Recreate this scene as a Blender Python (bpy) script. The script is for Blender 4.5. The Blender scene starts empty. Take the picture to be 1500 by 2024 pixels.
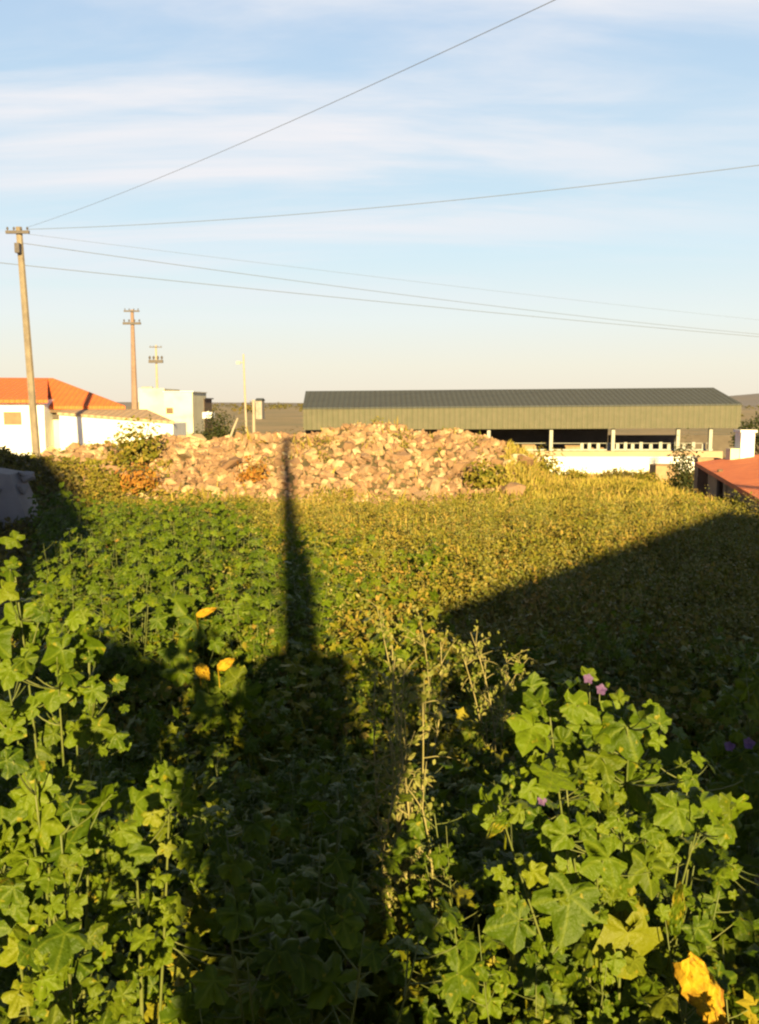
import bpy, bmesh, math, random
import numpy as np
from mathutils import Vector, Matrix, Euler

random.seed(7)
rng = np.random.default_rng(7)
scene = bpy.context.scene
COL = scene.collection

# ------------------------------------------------------------------ camera
F = 1789.0                      # focal length in photo pixels (1500 x 2024)
CAMZ = 2.2
PITCH = math.radians(6.86)
cam_d = bpy.data.cameras.new("camera")
cam = bpy.data.objects.new("camera", cam_d)
COL.objects.link(cam)
cam.location = (0, 0, CAMZ)
cam.rotation_euler = (math.radians(90) - PITCH, 0, 0)
cam_d.sensor_fit = 'VERTICAL'
cam_d.angle = 2 * math.atan(1012.0 / F)
cam_d.clip_start = 0.05
cam_d.clip_end = 20000
scene.camera = cam

# ------------------------------------------------------------------ sun + sky
SUN_E = math.radians(15.0)
SX = 0.109                      # shadows run along (-SX, 1)
TE = math.tan(SUN_E) * math.sqrt(1 + SX * SX)
sun_d = bpy.data.lights.new("sun", 'SUN')
sun_d.energy = 5.0
sun_d.angle = math.radians(0.7)
sun_d.color = (1.0, 0.76, 0.34)
sun = bpy.data.objects.new("sun", sun_d)
COL.objects.link(sun)
sun.rotation_euler = Vector((-SX, 1.0, -TE)).to_track_quat('-Z', 'Y').to_euler()
sun.location = (3, -20, 15)

world = bpy.data.worlds.new("World")
scene.world = world
world.use_nodes = True
wn, wl = world.node_tree.nodes, world.node_tree.links
wn.clear()


def N(tree, typ, **kw):
    n = tree.nodes.new(typ)
    for k, v in kw.items():
        setattr(n, k, v)
    return n


def mth(tree, op, a, b=None, clamp=False):
    n = tree.nodes.new('ShaderNodeMath')
    n.operation = op
    n.use_clamp = clamp
    for i, v in enumerate((a, b)):
        if v is None:
            continue
        if isinstance(v, (int, float)):
            n.inputs[i].default_value = v
        else:
            tree.links.new(v, n.inputs[i])
    return n.outputs[0]


def mixc(tree, fac, a, b, blend='MIX'):
    n = tree.nodes.new('ShaderNodeMix')
    n.data_type = 'RGBA'
    n.blend_type = blend
    for sock, v in ((n.inputs[0], fac), (n.inputs[6], a), (n.inputs[7], b)):
        if isinstance(v, (int, float)):
            sock.default_value = v
        elif isinstance(v, (tuple, list)):
            sock.default_value = (v[0], v[1], v[2], 1)
        else:
            tree.links.new(v, sock)
    return n.outputs[2]


def ramp(tree, fac, stops, interp='LINEAR'):
    n = tree.nodes.new('ShaderNodeValToRGB')
    cr = n.color_ramp
    cr.interpolation = interp
    while len(cr.elements) < len(stops):
        cr.elements.new(0.5)
    for e, (p, c) in zip(cr.elements, stops):
        e.position = p
        if isinstance(c, (int, float)):
            c = (c, c, c)
        e.color = (c[0], c[1], c[2], 1)
    if isinstance(fac, (int, float)):
        n.inputs[0].default_value = fac
    else:
        tree.links.new(fac, n.inputs[0])
    return n.outputs[0]


SKY_STRENGTH = 0.05
wt = world.node_tree
sky = N(wt, 'ShaderNodeTexSky', sky_type='NISHITA', sun_disc=False)
sky.sun_elevation = SUN_E
sky.sun_rotation = math.radians(180) - math.atan(SX)
sky.altitude = 50
sky.air_density = 0.35
sky.dust_density = 0.25
sky.ozone_density = 1.5
tc = N(wt, 'ShaderNodeTexCoord')
sep = N(wt, 'ShaderNodeSeparateXYZ')
wl.new(tc.outputs['Generated'], sep.inputs[0])
zc = mth(wt, 'MAXIMUM', sep.outputs[2], 0.0)
# thin streaked high cloud: noise on a flat layer overhead
den = mth(wt, 'ADD', zc, 0.10)
cx = mth(wt, 'DIVIDE', sep.outputs[0], den)
cy = mth(wt, 'DIVIDE', sep.outputs[1], den)
cmb = N(wt, 'ShaderNodeCombineXYZ')
wl.new(cx, cmb.inputs[0])
wl.new(cy, cmb.inputs[1])
mp = N(wt, 'ShaderNodeMapping')
mp.inputs['Rotation'].default_value = (0, 0, math.radians(-38))
mp.inputs['Scale'].default_value = (0.42, 1.7, 1)
mp.inputs['Location'].default_value = (3.1, 0.4, 0)
wl.new(cmb.outputs[0], mp.inputs[0])
nz = N(wt, 'ShaderNodeTexNoise')
nz.inputs['Scale'].default_value = 1.15
nz.inputs['Detail'].default_value = 7
nz.inputs['Roughness'].default_value = 0.56
nz.inputs['Distortion'].default_value = 0.5
wl.new(mp.outputs[0], nz.inputs['Vector'])
streak = ramp(wt, nz.outputs[0], [(0.33, 0.0), (0.66, 1.0)], 'EASE')
# more cloud towards the left and higher up
side = mth(wt, 'MULTIPLY_ADD', sep.outputs[0], -1.75)
side.node.inputs[2].default_value = 0.50
high = mth(wt, 'MULTIPLY_ADD', zc, 2.1)
high.node.inputs[2].default_value = 0.0
cover = mth(wt, 'ADD', side, high, True)
cloud = mth(wt, 'MULTIPLY', streak, mth(wt, 'MULTIPLY_ADD', cover, 0.85))
cloud.node.inputs[1].links[0].from_node.inputs[2].default_value = 0.22
cloud = mth(wt, 'MULTIPLY', cloud, ramp(wt, zc, [(0.07, 0.0), (0.20, 1.0)]), True)
K = 1.0 / SKY_STRENGTH
hz = ramp(wt, zc, [(0.0, 0.97), (0.42, 0.93), (0.62, 0.0)])
front = ramp(wt, sep.outputs[1], [(0.05, 0.0), (0.75, 1.0)])
hz = mth(wt, 'MULTIPLY', hz, front)
hzcol = ramp(wt, zc, [(0.0, (0.300, 0.262, 0.205)), (0.04, (0.305, 0.290, 0.235)), (0.09, (0.283, 0.304, 0.288)), (0.16, (0.230, 0.288, 0.312)), (0.26, (0.192, 0.256, 0.305)), (0.42, (0.155, 0.212, 0.29))])
hzs = mixc(wt, 1.0, hzcol, (K, K, K), 'MULTIPLY')
c1 = mixc(wt, hz, sky.outputs[0], hzs)
c2 = mixc(wt, mth(wt, 'MULTIPLY', cloud, front), c1, (0.290 * K, 0.292 * K, 0.305 * K))
bg = N(wt, 'ShaderNodeBackground')
bg.inputs[1].default_value = SKY_STRENGTH
wl.new(c2, bg.inputs[0])
wo = N(wt, 'ShaderNodeOutputWorld')
wl.new(bg.outputs[0], wo.inputs[0])

scene.view_settings.view_transform = 'Standard'
scene.view_settings.look = 'None'
scene.view_settings.exposure = 1.6
scene.view_settings.gamma = 1.0
scene.render.engine = 'CYCLES'
scene.cycles.filter_width = 2.3          # the photo is soft
scene.cycles.max_bounces = 6
scene.cycles.diffuse_bounces = 2
scene.cycles.transmission_bounces = 4


# ------------------------------------------------------------------ helpers
def ray(px, py):
    cxx, cyy = (px - 750) / F, (1012 - py) / F
    c, s = math.cos(PITCH), math.sin(PITCH)
    return np.array([cxx, c + cyy * s, cyy * c - s])


def P(px, py, d):
    """world point that lies d metres out (along y) in the direction of a photo pixel"""
    r = ray(px, py)
    r = r * (d / r[1])
    return np.array([r[0], r[1], CAMZ + r[2]])


def tag(o, label=None, cat=None, group=None, kind=None):
    if label: o['label'] = label
    if cat: o['category'] = cat
    if group: o['group'] = group
    if kind: o['kind'] = kind
    return o


def thing(name, label, cat, loc=(0, 0, 0), group=None, rz=0.0):
    o = bpy.data.objects.new(name, None)
    o.empty_display_size = 0.2
    COL.objects.link(o)
    o.location = loc
    o.rotation_euler = (0, 0, rz)
    tag(o, label, cat, group)
    return o


class MB:
    """collects triangles and quads with one colour attribute; build() links ONE mesh object"""

    def __init__(self):
        self.v, self.t, self.q, self.a, self.n = [], [], [], [], 0

    def add(self, V, T=None, Q=None, A=None):
        V = np.asarray(V, float).reshape(-1, 3)
        if T is not None and len(T): self.t.append(np.asarray(T, int).reshape(-1, 3) + self.n)
        if Q is not None and len(Q): self.q.append(np.asarray(Q, int).reshape(-1, 4) + self.n)
        if A is None: A = np.full((len(V), 3), 0.5)
        A = np.asarray(A, float)
        if A.ndim == 1: A = np.tile(A, (len(V), 1))
        self.v.append(V); self.a.append(A); self.n += len(V)
        return self

    def box(self, lo, hi):
        x0, y0, z0 = lo; x1, y1, z1 = hi
        V = [(x0, y0, z0), (x1, y0, z0), (x1, y1, z0), (x0, y1, z0), (x0, y0, z1), (x1, y0, z1), (x1, y1, z1), (x0, y1, z1)]
        return self.add(V, Q=[(0, 3, 2, 1), (4, 5, 6, 7), (0, 1, 5, 4), (1, 2, 6, 5), (2, 3, 7, 6), (3, 0, 4, 7)])

    def hexa(self, V):
        """eight corners in the order of box()"""
        return self.add(V, Q=[(0, 3, 2, 1), (4, 5, 6, 7), (0, 1, 5, 4), (1, 2, 6, 5), (2, 3, 7, 6), (3, 0, 4, 7)])

    def slab(self, poly, thick, direction=(0, 0, -1)):
        """polygon with real thickness"""
        poly = np.asarray(poly, float); n = len(poly)
        d = np.asarray(direction, float) * thick
        V = np.vstack([poly, poly + d])
        T = [(0, i, i + 1) for i in range(1, n - 1)] + [(n, n + i + 1, n + i) for i in range(1, n - 1)]
        Q = [(i, n + i, n + (i + 1) % n, (i + 1) % n) for i in range(n)]
        return self.add(V, T, Q)

    def tube(self, pts, radii, seg=6, A=None, cap=True):
        pts = np.asarray(pts, float); k = len(pts)
        if np.isscalar(radii): radii = [radii] * k
        V = []
        for i in range(k):
            a = pts[min(i + 1, k - 1)] - pts[max(i - 1, 0)]
            a = a / (np.linalg.norm(a) + 1e-9)
            up = np.array([0, 0, 1.0]) if abs(a[2]) < 0.9 else np.array([0, 1.0, 0])
            s = np.cross(a, up); s /= np.linalg.norm(s); b = np.cross(s, a)
            for j in range(seg):
                w = 2 * math.pi * j / seg
                V.append(pts[i] + radii[i] * (math.cos(w) * s + math.sin(w) * b))
        Q = [(i * seg + j, i * seg + (j + 1) % seg, (i + 1) * seg + (j + 1) % seg, (i + 1) * seg + j) for i in range(k - 1) for j in range(seg)]
        T = []
        if cap:
            V += [pts[0], pts[-1]]
            c0, c1 = k * seg, k * seg + 1
            for j in range(seg):
                T.append((c0, (j + 1) % seg, j)); T.append((c1, (k - 1) * seg + j, (k - 1) * seg + (j + 1) % seg))
        return self.add(V, T, Q, A)

    def inst(self, V, T, pos, M, A, jit=0.0):
        """n copies of a triangle template: pos n x 3, M n x 3 x 3 (columns = axes), A n x m x 3"""
        n, m = len(pos), len(V)
        VV = V[None] + (rng.normal(size=(n, m, 3)) * jit if jit else 0)
        W = np.einsum('nij,nmj->nmi', M, np.broadcast_to(VV, (n, m, 3))) + pos[:, None, :]
        TT = (np.asarray(T)[None] + (np.arange(n) * m)[:, None, None]).reshape(-1, 3)
        return self.add(W.reshape(-1, 3), TT, None, A.reshape(-1, 3))

    def build(self, name, mat, parent=None, smooth=False, kind=None, origin=None):
        V = np.vstack(self.v).astype(np.float32)
        loc = None
        if origin is not None and parent is None:
            V = V - np.asarray(origin, np.float32); loc = origin
        me = bpy.data.meshes.new(name)
        t = np.vstack(self.t) if self.t else np.zeros((0, 3), int)
        q = np.vstack(self.q) if self.q else np.zeros((0, 4), int)
        me.vertices.add(len(V)); me.vertices.foreach_set('co', V.ravel())
        li = np.concatenate([t.ravel(), q.ravel()]).astype(np.int32)
        me.loops.add(len(li)); me.loops.foreach_set('vertex_index', li)
        nt, nq = len(t), len(q)
        st = np.concatenate([np.arange(nt) * 3, nt * 3 + np.arange(nq) * 4]).astype(np.int32)
        me.polygons.add(nt + nq); me.polygons.foreach_set('loop_start', st)
        me.polygons.foreach_set('use_smooth', np.full(nt + nq, smooth))
        me.update(calc_edges=True)
        at = me.attributes.new('tint', 'FLOAT_COLOR', 'POINT')
        A = np.vstack(self.a); A = np.hstack([A, np.ones((len(A), 1))]).astype(np.float32)
        at.data.foreach_set('color', A.ravel())
        me.validate()
        if mat: me.materials.append(mat)
        o = bpy.data.objects.new(name, me)
        COL.objects.link(o)
        if parent is not None:
            o.parent = parent
            o.matrix_parent_inverse = Matrix.Identity(4)
            loc_p = np.array(parent.location, np.float32)
            if parent.type == 'EMPTY' and np.any(loc_p):
                # geometry is given in world space: move it into the parent's space
                rz = parent.rotation_euler.z
                c, s = math.cos(-rz), math.sin(-rz)
                W = V - loc_p
                W = np.stack([c * W[:, 0] - s * W[:, 1], s * W[:, 0] + c * W[:, 1], W[:, 2]], 1).astype(np.float32)
                me.vertices.foreach_set('co', W.ravel()); me.update()
        elif loc is not None:
            o.location = loc
        if kind: o['kind'] = kind
        return o


def smooth(a, b, x):
    t = np.clip((x - a) / (b - a), 0, 1)
    return t * t * (3 - 2 * t)


def wob(x, y, f, s=0.0):
    """cheap smooth noise, about -1..1"""
    return (np.sin(x * f * 1.0 + 1.3 + s) * np.sin(y * f * 1.17 + 0.4 + 2 * s)
            + 0.6 * np.sin(x * f * 2.3 - y * f * 1.1 + s * 3.1) + 0.4 * np.sin(y * f * 3.1 + x * f * 1.7 + 5.1 * s)) / 1.7


# ------------------------------------------------------------------ materials
def mat(name, rough=0.9):
    m = bpy.data.materials.new(name)
    m.use_nodes = True
    t = m.node_tree
    b = t.nodes['Principled BSDF']
    b.inputs['Roughness'].default_value = rough
    return m, t, b


def noise(t, scale, detail=4, rough=0.55, vec=None, dist=0.0):
    n = t.nodes.new('ShaderNodeTexNoise')
    n.inputs['Scale'].default_value = scale
    n.inputs['Detail'].default_value = detail
    n.inputs['Roughness'].default_value = rough
    n.inputs['Distortion'].default_value = dist
    if vec is None:
        g = t.nodes.new('ShaderNodeNewGeometry')
        vec = g.outputs['Position']
    t.links.new(vec, n.inputs['Vector'])
    return n.outputs[0]


def bump(t, b, h, strength=0.4, dist=0.02):
    n = t.nodes.new('ShaderNodeBump')
    n.inputs['Strength'].default_value = strength
    n.inputs['Distance'].default_value = dist
    t.links.new(h, n.inputs['Height'])
    t.links.new(n.outputs[0], b.inputs['Normal'])


def rough_mat(name, c0, c1, scale=3.0, rough=0.9, bs=0.3, fine=30.0, stain=None):
    m, t, b = mat(name, rough)
    col = mixc(t, ramp(t, noise(t, scale), [(0.3, 0), (0.7, 1)]), c0, c1)
    if stain:
        col = mixc(t, ramp(t, noise(t, scale * 0.37, 6, 0.65), [(0.5, 0), (0.72, 0.75)]), col, stain)
    t.links.new(col, b.inputs['Base Color'])
    bump(t, b, noise(t, fine, 5), bs)
    return m


def leaf_mat(name, dark, light, old, rib=(0.16, 0.22, 0.05), trans=0.25, rough=0.45):
    """tint.r = random per leaf, tint.g = 1 on the ribs, tint.b = yellowness"""
    m, t, b = mat(name, rough)
    at = t.nodes.new('ShaderNodeAttribute'); at.attribute_name = 'tint'
    sp = t.nodes.new('ShaderNodeSeparateColor'); t.links.new(at.outputs['Color'], sp.inputs[0])
    col = mixc(t, sp.outputs[0], dark, light)
    col = mixc(t, mth(t, 'MULTIPLY', ramp(t, noise(t, 45.0, 3), [(0.35, 0), (0.75, 1)]), 0.3), col, light)
    col = mixc(t, ramp(t, sp.outputs[1], [(0.80, 0), (0.97, 0.55)]), col, rib)
    col = mixc(t, sp.outputs[2], col, old)
    col = mixc(t, mth(t, 'MULTIPLY', ramp(t, noise(t, 38.0, 2), [(0.66, 0), (0.72, 1)]), 0.5), col, old)
    t.links.new(col, b.inputs['Base Color'])
    b.inputs['Specular IOR Level'].default_value = 0.18
    tr = t.nodes.new('ShaderNodeBsdfTranslucent')
    t.links.new(mixc(t, 0.35, col, (0.13, 0.20, 0.005)), tr.inputs[0])
    ms = t.nodes.new('ShaderNodeMixShader'); ms.inputs[0].default_value = trans
    t.links.new(b.outputs[0], ms.inputs[1]); t.links.new(tr.outputs[0], ms.inputs[2])
    t.links.new(ms.outputs[0], t.nodes['Material Output'].inputs[0])
    bump(t, b, noise(t, 70.0, 4), 0.5, 0.012)
    return m


M = {}
M['mallow'] = leaf_mat('mallow_leaf', (0.030, 0.060, 0.002), (0.104, 0.152, 0.005), (0.34, 0.26, 0.02), rib=(.14, .18, .015))
M['weed'] = leaf_mat('weed_leaf', (0.062, 0.076, 0.007), (0.200, 0.182, 0.018), (0.36, 0.22, 0.05), trans=0.2)
M['pale'] = leaf_mat('pale_weed_leaf', (0.09, 0.12, 0.014), (0.17, 0.19, 0.03), (0.34, 0.28, 0.10), trans=0.2)
M['dry'] = leaf_mat('dry_grass', (0.17, 0.15, 0.020), (0.38, 0.31, 0.055), (0.36, 0.22, 0.08), trans=0.2, rough=0.8)
M['yellow'] = leaf_mat('withered_leaf', (0.42, 0.24, 0.012), (0.52, 0.35, 0.02), (0.22, 0.085, 0.015), rib=(0.6, 0.4, 0.05), rough=0.6)
M['rust'] = leaf_mat('rust_leaf', (0.22, 0.085, 0.02), (0.40, 0.17, 0.03), (0.30, 0.20, 0.03), rough=0.7)
M['dark_leaf'] = leaf_mat('dark_shrub_leaf', (0.018, 0.028, 0.008), (0.045, 0.055, 0.016), (0.08, 0.06, 0.02))
M['olive_leaf'] = leaf_mat('olive_shrub_leaf', (0.055, 0.055, 0.014), (0.12, 0.10, 0.025), (0.15, 0.10, 0.03))
M['petal'] = leaf_mat('mallow_petal', (0.11, 0.055, 0.17), (0.17, 0.10, 0.22), (0.2, 0.13, 0.2), rib=(0.2, 0.05, 0.25))
M['stem'] = rough_mat('green_stem', (0.07, 0.10, 0.015), (0.13, 0.14, 0.03), 12, 0.6, 0.1)
M['dry_stem'] = rough_mat('dry_stem', (0.20, 0.18, 0.06), (0.30, 0.25, 0.10), 12, 0.8, 0.1)
M['bark'] = rough_mat('bark', (0.06, 0.045, 0.03), (0.11, 0.085, 0.06), 8, 0.95, 0.6)


def stone_mat(name, by_object):
    m, t, b = mat(name, 0.92)
    if by_object:
        oi = t.nodes.new('ShaderNodeObjectInfo'); f = oi.outputs['Random']
    else:
        at = t.nodes.new('ShaderNodeAttribute'); at.attribute_name = 'tint'
        sp = t.nodes.new('ShaderNodeSeparateColor'); t.links.new(at.outputs['Color'], sp.inputs[0]); f = sp.outputs[0]
    col = ramp(t, f, [(0.0, (0.186, 0.102, 0.057)), (0.25, (0.312, 0.183, 0.094)), (0.5, (0.255, 0.148, 0.090)), (0.72, (0.385, 0.248, 0.134)), (0.9, (0.470, 0.325, 0.179)), (1.0, (0.550, 0.438, 0.253))])
    col = mixc(t, ramp(t, noise(t, 5.0, 5, 0.6), [(0.42, 0), (0.7, 0.6)]), col, (0.15, 0.095, 0.045))
    t.links.new(col, b.inputs['Base Color'])
    bump(t, b, noise(t, 22.0, 5, 0.65), 0.7, 0.03)
    return m


M['stone'] = stone_mat('limestone', True)
M['rubble'] = stone_mat('rubble_limestone', False)
M['pale_stone'] = rough_mat('pale_limestone', (0.48, 0.42, 0.24), (0.55, 0.48, 0.29), 6, 0.9, 0.5, 20)
M['white'] = rough_mat('whitewash', (0.80, 0.79, 0.75), (0.74, 0.73, 0.68), 1.5, 0.9, 0.15, 25, (0.62, 0.60, 0.54))
M['cream'] = rough_mat('cream_render', (0.68, 0.64, 0.46), (0.60, 0.55, 0.39), 1.2, 0.9, 0.15, 25, (0.44, 0.38, 0.25))
M['grey_render'] = rough_mat('grey_render', (0.30, 0.27, 0.23), (0.22, 0.19, 0.17), 2.0, 0.92, 0.3, 25, (0.16, 0.14, 0.12))
M['concrete'] = rough_mat('pole_concrete', (0.22, 0.18, 0.13), (0.15, 0.12, 0.09), 4.0, 0.9, 0.3, 30)
M['rusty_concrete'] = rough_mat('rust_red_pole', (0.25, 0.165, 0.125), (0.19, 0.125, 0.095), 2.0, 0.9, 0.3, 30)
M['pale_pole'] = rough_mat('pale_pole', (0.36, 0.30, 0.22), (0.30, 0.25, 0.18), 2.0, 0.9, 0.2, 30)
M['dark_metal'] = rough_mat('dark_metal', (0.05, 0.04, 0.04), (0.08, 0.065, 0.06), 10, 0.6, 0.1)
M['grey_metal'] = rough_mat('grey_metal', (0.32, 0.32, 0.28), (0.24, 0.24, 0.21), 5, 0.55, 0.1)
M['wood'] = rough_mat('weathered_wood', (0.17, 0.11, 0.06), (0.10, 0.065, 0.04), 6, 0.9, 0.4)
M['shutter'] = rough_mat('brown_shutter', (0.26, 0.15, 0.08), (0.20, 0.11, 0.06), 6, 0.7, 0.2)
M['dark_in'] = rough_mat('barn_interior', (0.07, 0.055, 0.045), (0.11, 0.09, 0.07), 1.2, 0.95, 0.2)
M['tan_wall'] = rough_mat('tan_masonry', (0.36, 0.25, 0.14), (0.28, 0.18, 0.10), 2.5, 0.95, 0.6, 14, (0.20, 0.13, 0.08))
M['pink_conc'] = rough_mat('pinkish_concrete', (0.44, 0.31, 0.20), (0.36, 0.25, 0.16), 1.5, 0.95, 0.3, 14)
M['cable'] = rough_mat('cable', (0.10, 0.11, 0.13), (0.12, 0.13, 0.15), 3, 0.6, 0.0)


def tile_mat(name, c0, c1, period, axis='X', dirt_trough=(0.2, 0.07, 0.03)):
    m, t, b = mat(name, 0.8)
    g = t.nodes.new('ShaderNodeNewGeometry')
    w = t.nodes.new('ShaderNodeTexWave'); w.wave_type = 'BANDS'; w.bands_direction = axis
    w.inputs['Scale'].default_value = 1.0 / period * 0.314
    t.links.new(g.outputs['Position'], w.inputs['Vector'])
    col = mixc(t, ramp(t, noise(t, 2.2, 5), [(0.3, 0), (0.7, 1)]), c0, c1)
    col = mixc(t, ramp(t, noise(t, 0.7, 6, 0.7), [(0.55, 0), (0.8, 0.5)]), col, dirt_trough)
    col = mixc(t, ramp(t, w.outputs[1], [(0.0, 0.45), (0.35, 0.0)]), col, dirt_trough)  # wave troughs mixed darker with the same colour as the dirt
    col = mixc(t, ramp(t, noise(t, 7.0, 3), [(0.5, 0), (0.8, 0.35)]), col, dirt_trough)
    t.links.new(col, b.inputs['Base Color'])
    bump(t, b, w.outputs[0], 0.8, 0.08)
    return m


M['tiles'] = tile_mat('orange_roof_tiles', (0.70, 0.165, 0.036), (0.60, 0.135, 0.03), 0.25, 'X', (0.46, 0.11, 0.035))
M['red_tiles'] = tile_mat('red_roof_tiles', (0.70, 0.20, 0.055), (0.56, 0.135, 0.04), 0.25, 'Y', (0.34, 0.08, 0.035))
M['tan_roof'] = tile_mat('tan_sheet_roof', (0.46, 0.32, 0.19), (0.40, 0.27, 0.16), 0.3, 'X', (0.30, 0.2, 0.12))
M['barn_roof'] = tile_mat('grey_fibre_cement', (0.060, 0.067, 0.066), (0.050, 0.056, 0.056), 0.35, 'X', (0.048, 0.044, 0.036))
M['barn_clad'] = tile_mat('olive_sheet_cladding', (0.118, 0.106, 0.070), (0.094, 0.090, 0.056), 0.35, 'X', (0.080, 0.086, 0.048))

# ground
gm, gt, gb = mat('field_earth', 0.97)
gp = gt.nodes.new('ShaderNodeNewGeometry')
gs = gt.nodes.new('ShaderNodeSeparateXYZ'); gt.links.new(gp.outputs['Position'], gs.inputs[0])
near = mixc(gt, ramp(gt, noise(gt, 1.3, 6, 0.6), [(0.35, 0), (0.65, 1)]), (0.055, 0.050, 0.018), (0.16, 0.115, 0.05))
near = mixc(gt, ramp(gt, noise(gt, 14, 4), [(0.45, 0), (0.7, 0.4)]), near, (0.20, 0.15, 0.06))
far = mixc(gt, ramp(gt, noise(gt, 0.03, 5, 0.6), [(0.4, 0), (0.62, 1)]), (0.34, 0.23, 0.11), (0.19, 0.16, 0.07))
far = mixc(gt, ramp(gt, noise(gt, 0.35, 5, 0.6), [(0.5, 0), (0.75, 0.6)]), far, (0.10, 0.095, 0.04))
vfar = mixc(gt, ramp(gt, noise(gt, 0.004, 5, 0.6), [(0.42, 0), (0.6, 1)]), (0.20, 0.165, 0.14), (0.17, 0.15, 0.15))  # far hill tone, with haze lightened into the colour
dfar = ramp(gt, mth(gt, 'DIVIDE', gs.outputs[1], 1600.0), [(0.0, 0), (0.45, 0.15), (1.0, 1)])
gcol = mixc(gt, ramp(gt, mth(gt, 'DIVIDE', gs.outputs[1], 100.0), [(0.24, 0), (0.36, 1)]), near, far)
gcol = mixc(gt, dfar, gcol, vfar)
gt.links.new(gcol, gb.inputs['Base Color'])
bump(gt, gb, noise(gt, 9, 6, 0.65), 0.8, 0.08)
M['ground'] = gm

# ------------------------------------------------------------------ terrain
HEAP_PX = np.array([60, 110, 150, 200, 260, 300, 335, 360, 400, 450, 500, 560, 620, 680, 720, 770, 805, 850, 890, 925, 960, 1000, 1035, 1060, 1110], float)
HEAP_PY = np.array([905, 893, 884, 876, 868, 862, 850, 856, 866, 862, 854, 852, 852, 838, 830, 824, 838, 852, 843, 850, 860, 876, 897, 930, 965], float)
RIDGE, FRONT, BACK = 22.6, 18.3, 26.5


def heap(x, y):
    px = 750 + x / np.maximum(y, 1) * F
    top = CAMZ - RIDGE * (np.interp(px, HEAP_PX, HEAP_PY) - 797) / F
    top = np.clip(top - 0.12, 0, 3)
    top = top * (smooth(40, 100, px) * (1 - smooth(1040, 1120, px)))
    s = np.where(y < RIDGE, (y - FRONT) / (RIDGE - FRONT), (BACK - y) / (BACK - RIDGE))
    return top * np.clip(s, 0, 1) ** 0.85


def terrain(x, y):
    x, y = np.asarray(x, float), np.asarray(y, float)
    z = 0.28 * (1 - smooth(1.0, 6.0, y))
    z = z + 1.2 * np.exp(-((x + 8.0) / 2.4) ** 2 - ((y - 17.0) / 3.2) ** 2)
    z = z + 0.12 * np.exp(-((y - 20.5) / 3.0) ** 2) * smooth(2.5, 5.0, x) * (1 - smooth(5.5, 8, x)) - 0.52 * smooth(6.2, 8.6, x) * smooth(13, 19, y) * (1 - smooth(27, 40, y))
    drop = 0.55 + 1.35 * smooth(-6, 5, x)
    z = z - smooth(23, 42, y) * drop
    z = z - smooth(70, 500, y) * 1.6
    r = np.hypot(x, y)
    z = z + smooth(1600, 3600, r) * 9 * (0.55 + 0.45 * np.sin(x / 420.0 + 0.6) * np.cos(x / 260.0 + 1.1))
    a = x / np.maximum(y, 1)
    z = z + smooth(1500, 2800, y) * (1 - smooth(3400, 5000, y)) * 34 * smooth(0.30, 0.43, a)
    z = z + 0.05 * wob(x, y, 1.1) * (1 - smooth(40, 80, y))
    return z + heap(x, y)


def g(x, y):
    return float(terrain(x, y))


ys = np.concatenate([np.linspace(-14, 0, 15), np.linspace(0.4, 30, 112), np.linspace(31, 80, 50), np.geomspace(84, 9000, 50)])
xs_n = np.concatenate([-np.geomspace(16.5, 9000, 40)[::-1], np.linspace(-16, 16, 129), np.geomspace(16.5, 9000, 40)])
XX, YY = np.meshgrid(xs_n, ys)
ZZ = terrain(XX, YY)
nx, ny = len(xs_n), len(ys)
I = np.arange(nx * ny).reshape(ny, nx)
Q = np.stack([I[:-1, :-1], I[:-1, 1:], I[1:, 1:], I[1:, :-1]], -1).reshape(-1, 4)
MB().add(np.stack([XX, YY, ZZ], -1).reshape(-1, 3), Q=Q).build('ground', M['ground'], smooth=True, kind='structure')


# ------------------------------------------------------------------ what throws the long shadows (behind the camera)
def uv(u, v, y):
    """a point at depth y whose shadow line is (u, v)"""
    return np.array([u - SX * y, y, v - TE * y])


def shade_prism(mb, poly, y0, length):
    a = np.array([uv(u, v, y0) for u, v in poly])
    b = a + np.array([SX, -1, 0]) * length
    n = len(a)
    T = [(0, i, i + 1) for i in range(1, n - 1)] + [(n, n + i + 1, n + i) for i in range(1, n - 1)]
    Qd = [(i, n + i, n + (i + 1) % n, (i + 1) % n) for i in range(n)]
    return mb.add(np.vstack([a, b]), T, Qd)


hr = thing('gabled_house', 'whitewashed house behind the viewpoint whose sloping roof shades the field', 'house', (6, -6, 0))
shade_prism(MB(), [(1.45, -1.5), (13.5, -1.5), (13.5, 2.5), (7.9, 4.45), (1.45, 2.36)], -3.2, 6.0).build('wall', M['white'], hr)
shade_prism(MB(), [(1.28, 2.30), (7.9, 4.50), (13.9, 2.40), (13.9, 2.52), (7.9, 4.66), (1.28, 2.46)], -3.0, 6.4).build('roof', M['tiles'], hr)
hl = thing('steep_roofed_house', 'tall narrow house behind the viewpoint whose gable shades the bank', 'house', (-5, -4, 0))
shade_prism(MB(), [(-2.5, -1.2), (-2.5, 3.5), (-5.3, 6.3), (-8.4, 3.4), (-8.4, -1.2)], -2.2, 5.0).build('wall', M['white'], hl)
shade_prism(MB(), [(-2.3, 3.42), (-5.3, 6.42), (-8.6, 3.3), (-8.6, 3.45), (-5.3, 6.6), (-2.3, 3.6)], -2.0, 5.4).build('roof', M['tiles'], hl)
gw = MB(); shade_prism(gw, [(-2.2, -0.6), (-0.62, -0.6), (-0.62, 1.92), (-0.78, 1.98), (-0.8, 2.08), (-0.96, 2.1), (-0.98, 2.2), (-1.2, 2.22), (-1.24, 2.3), (-1.5, 2.26), (-1.52, 2.16), (-1.8, 2.2), (-1.84, 2.32), (-2.2, 2.36)], -0.8, 0.3)
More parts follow.
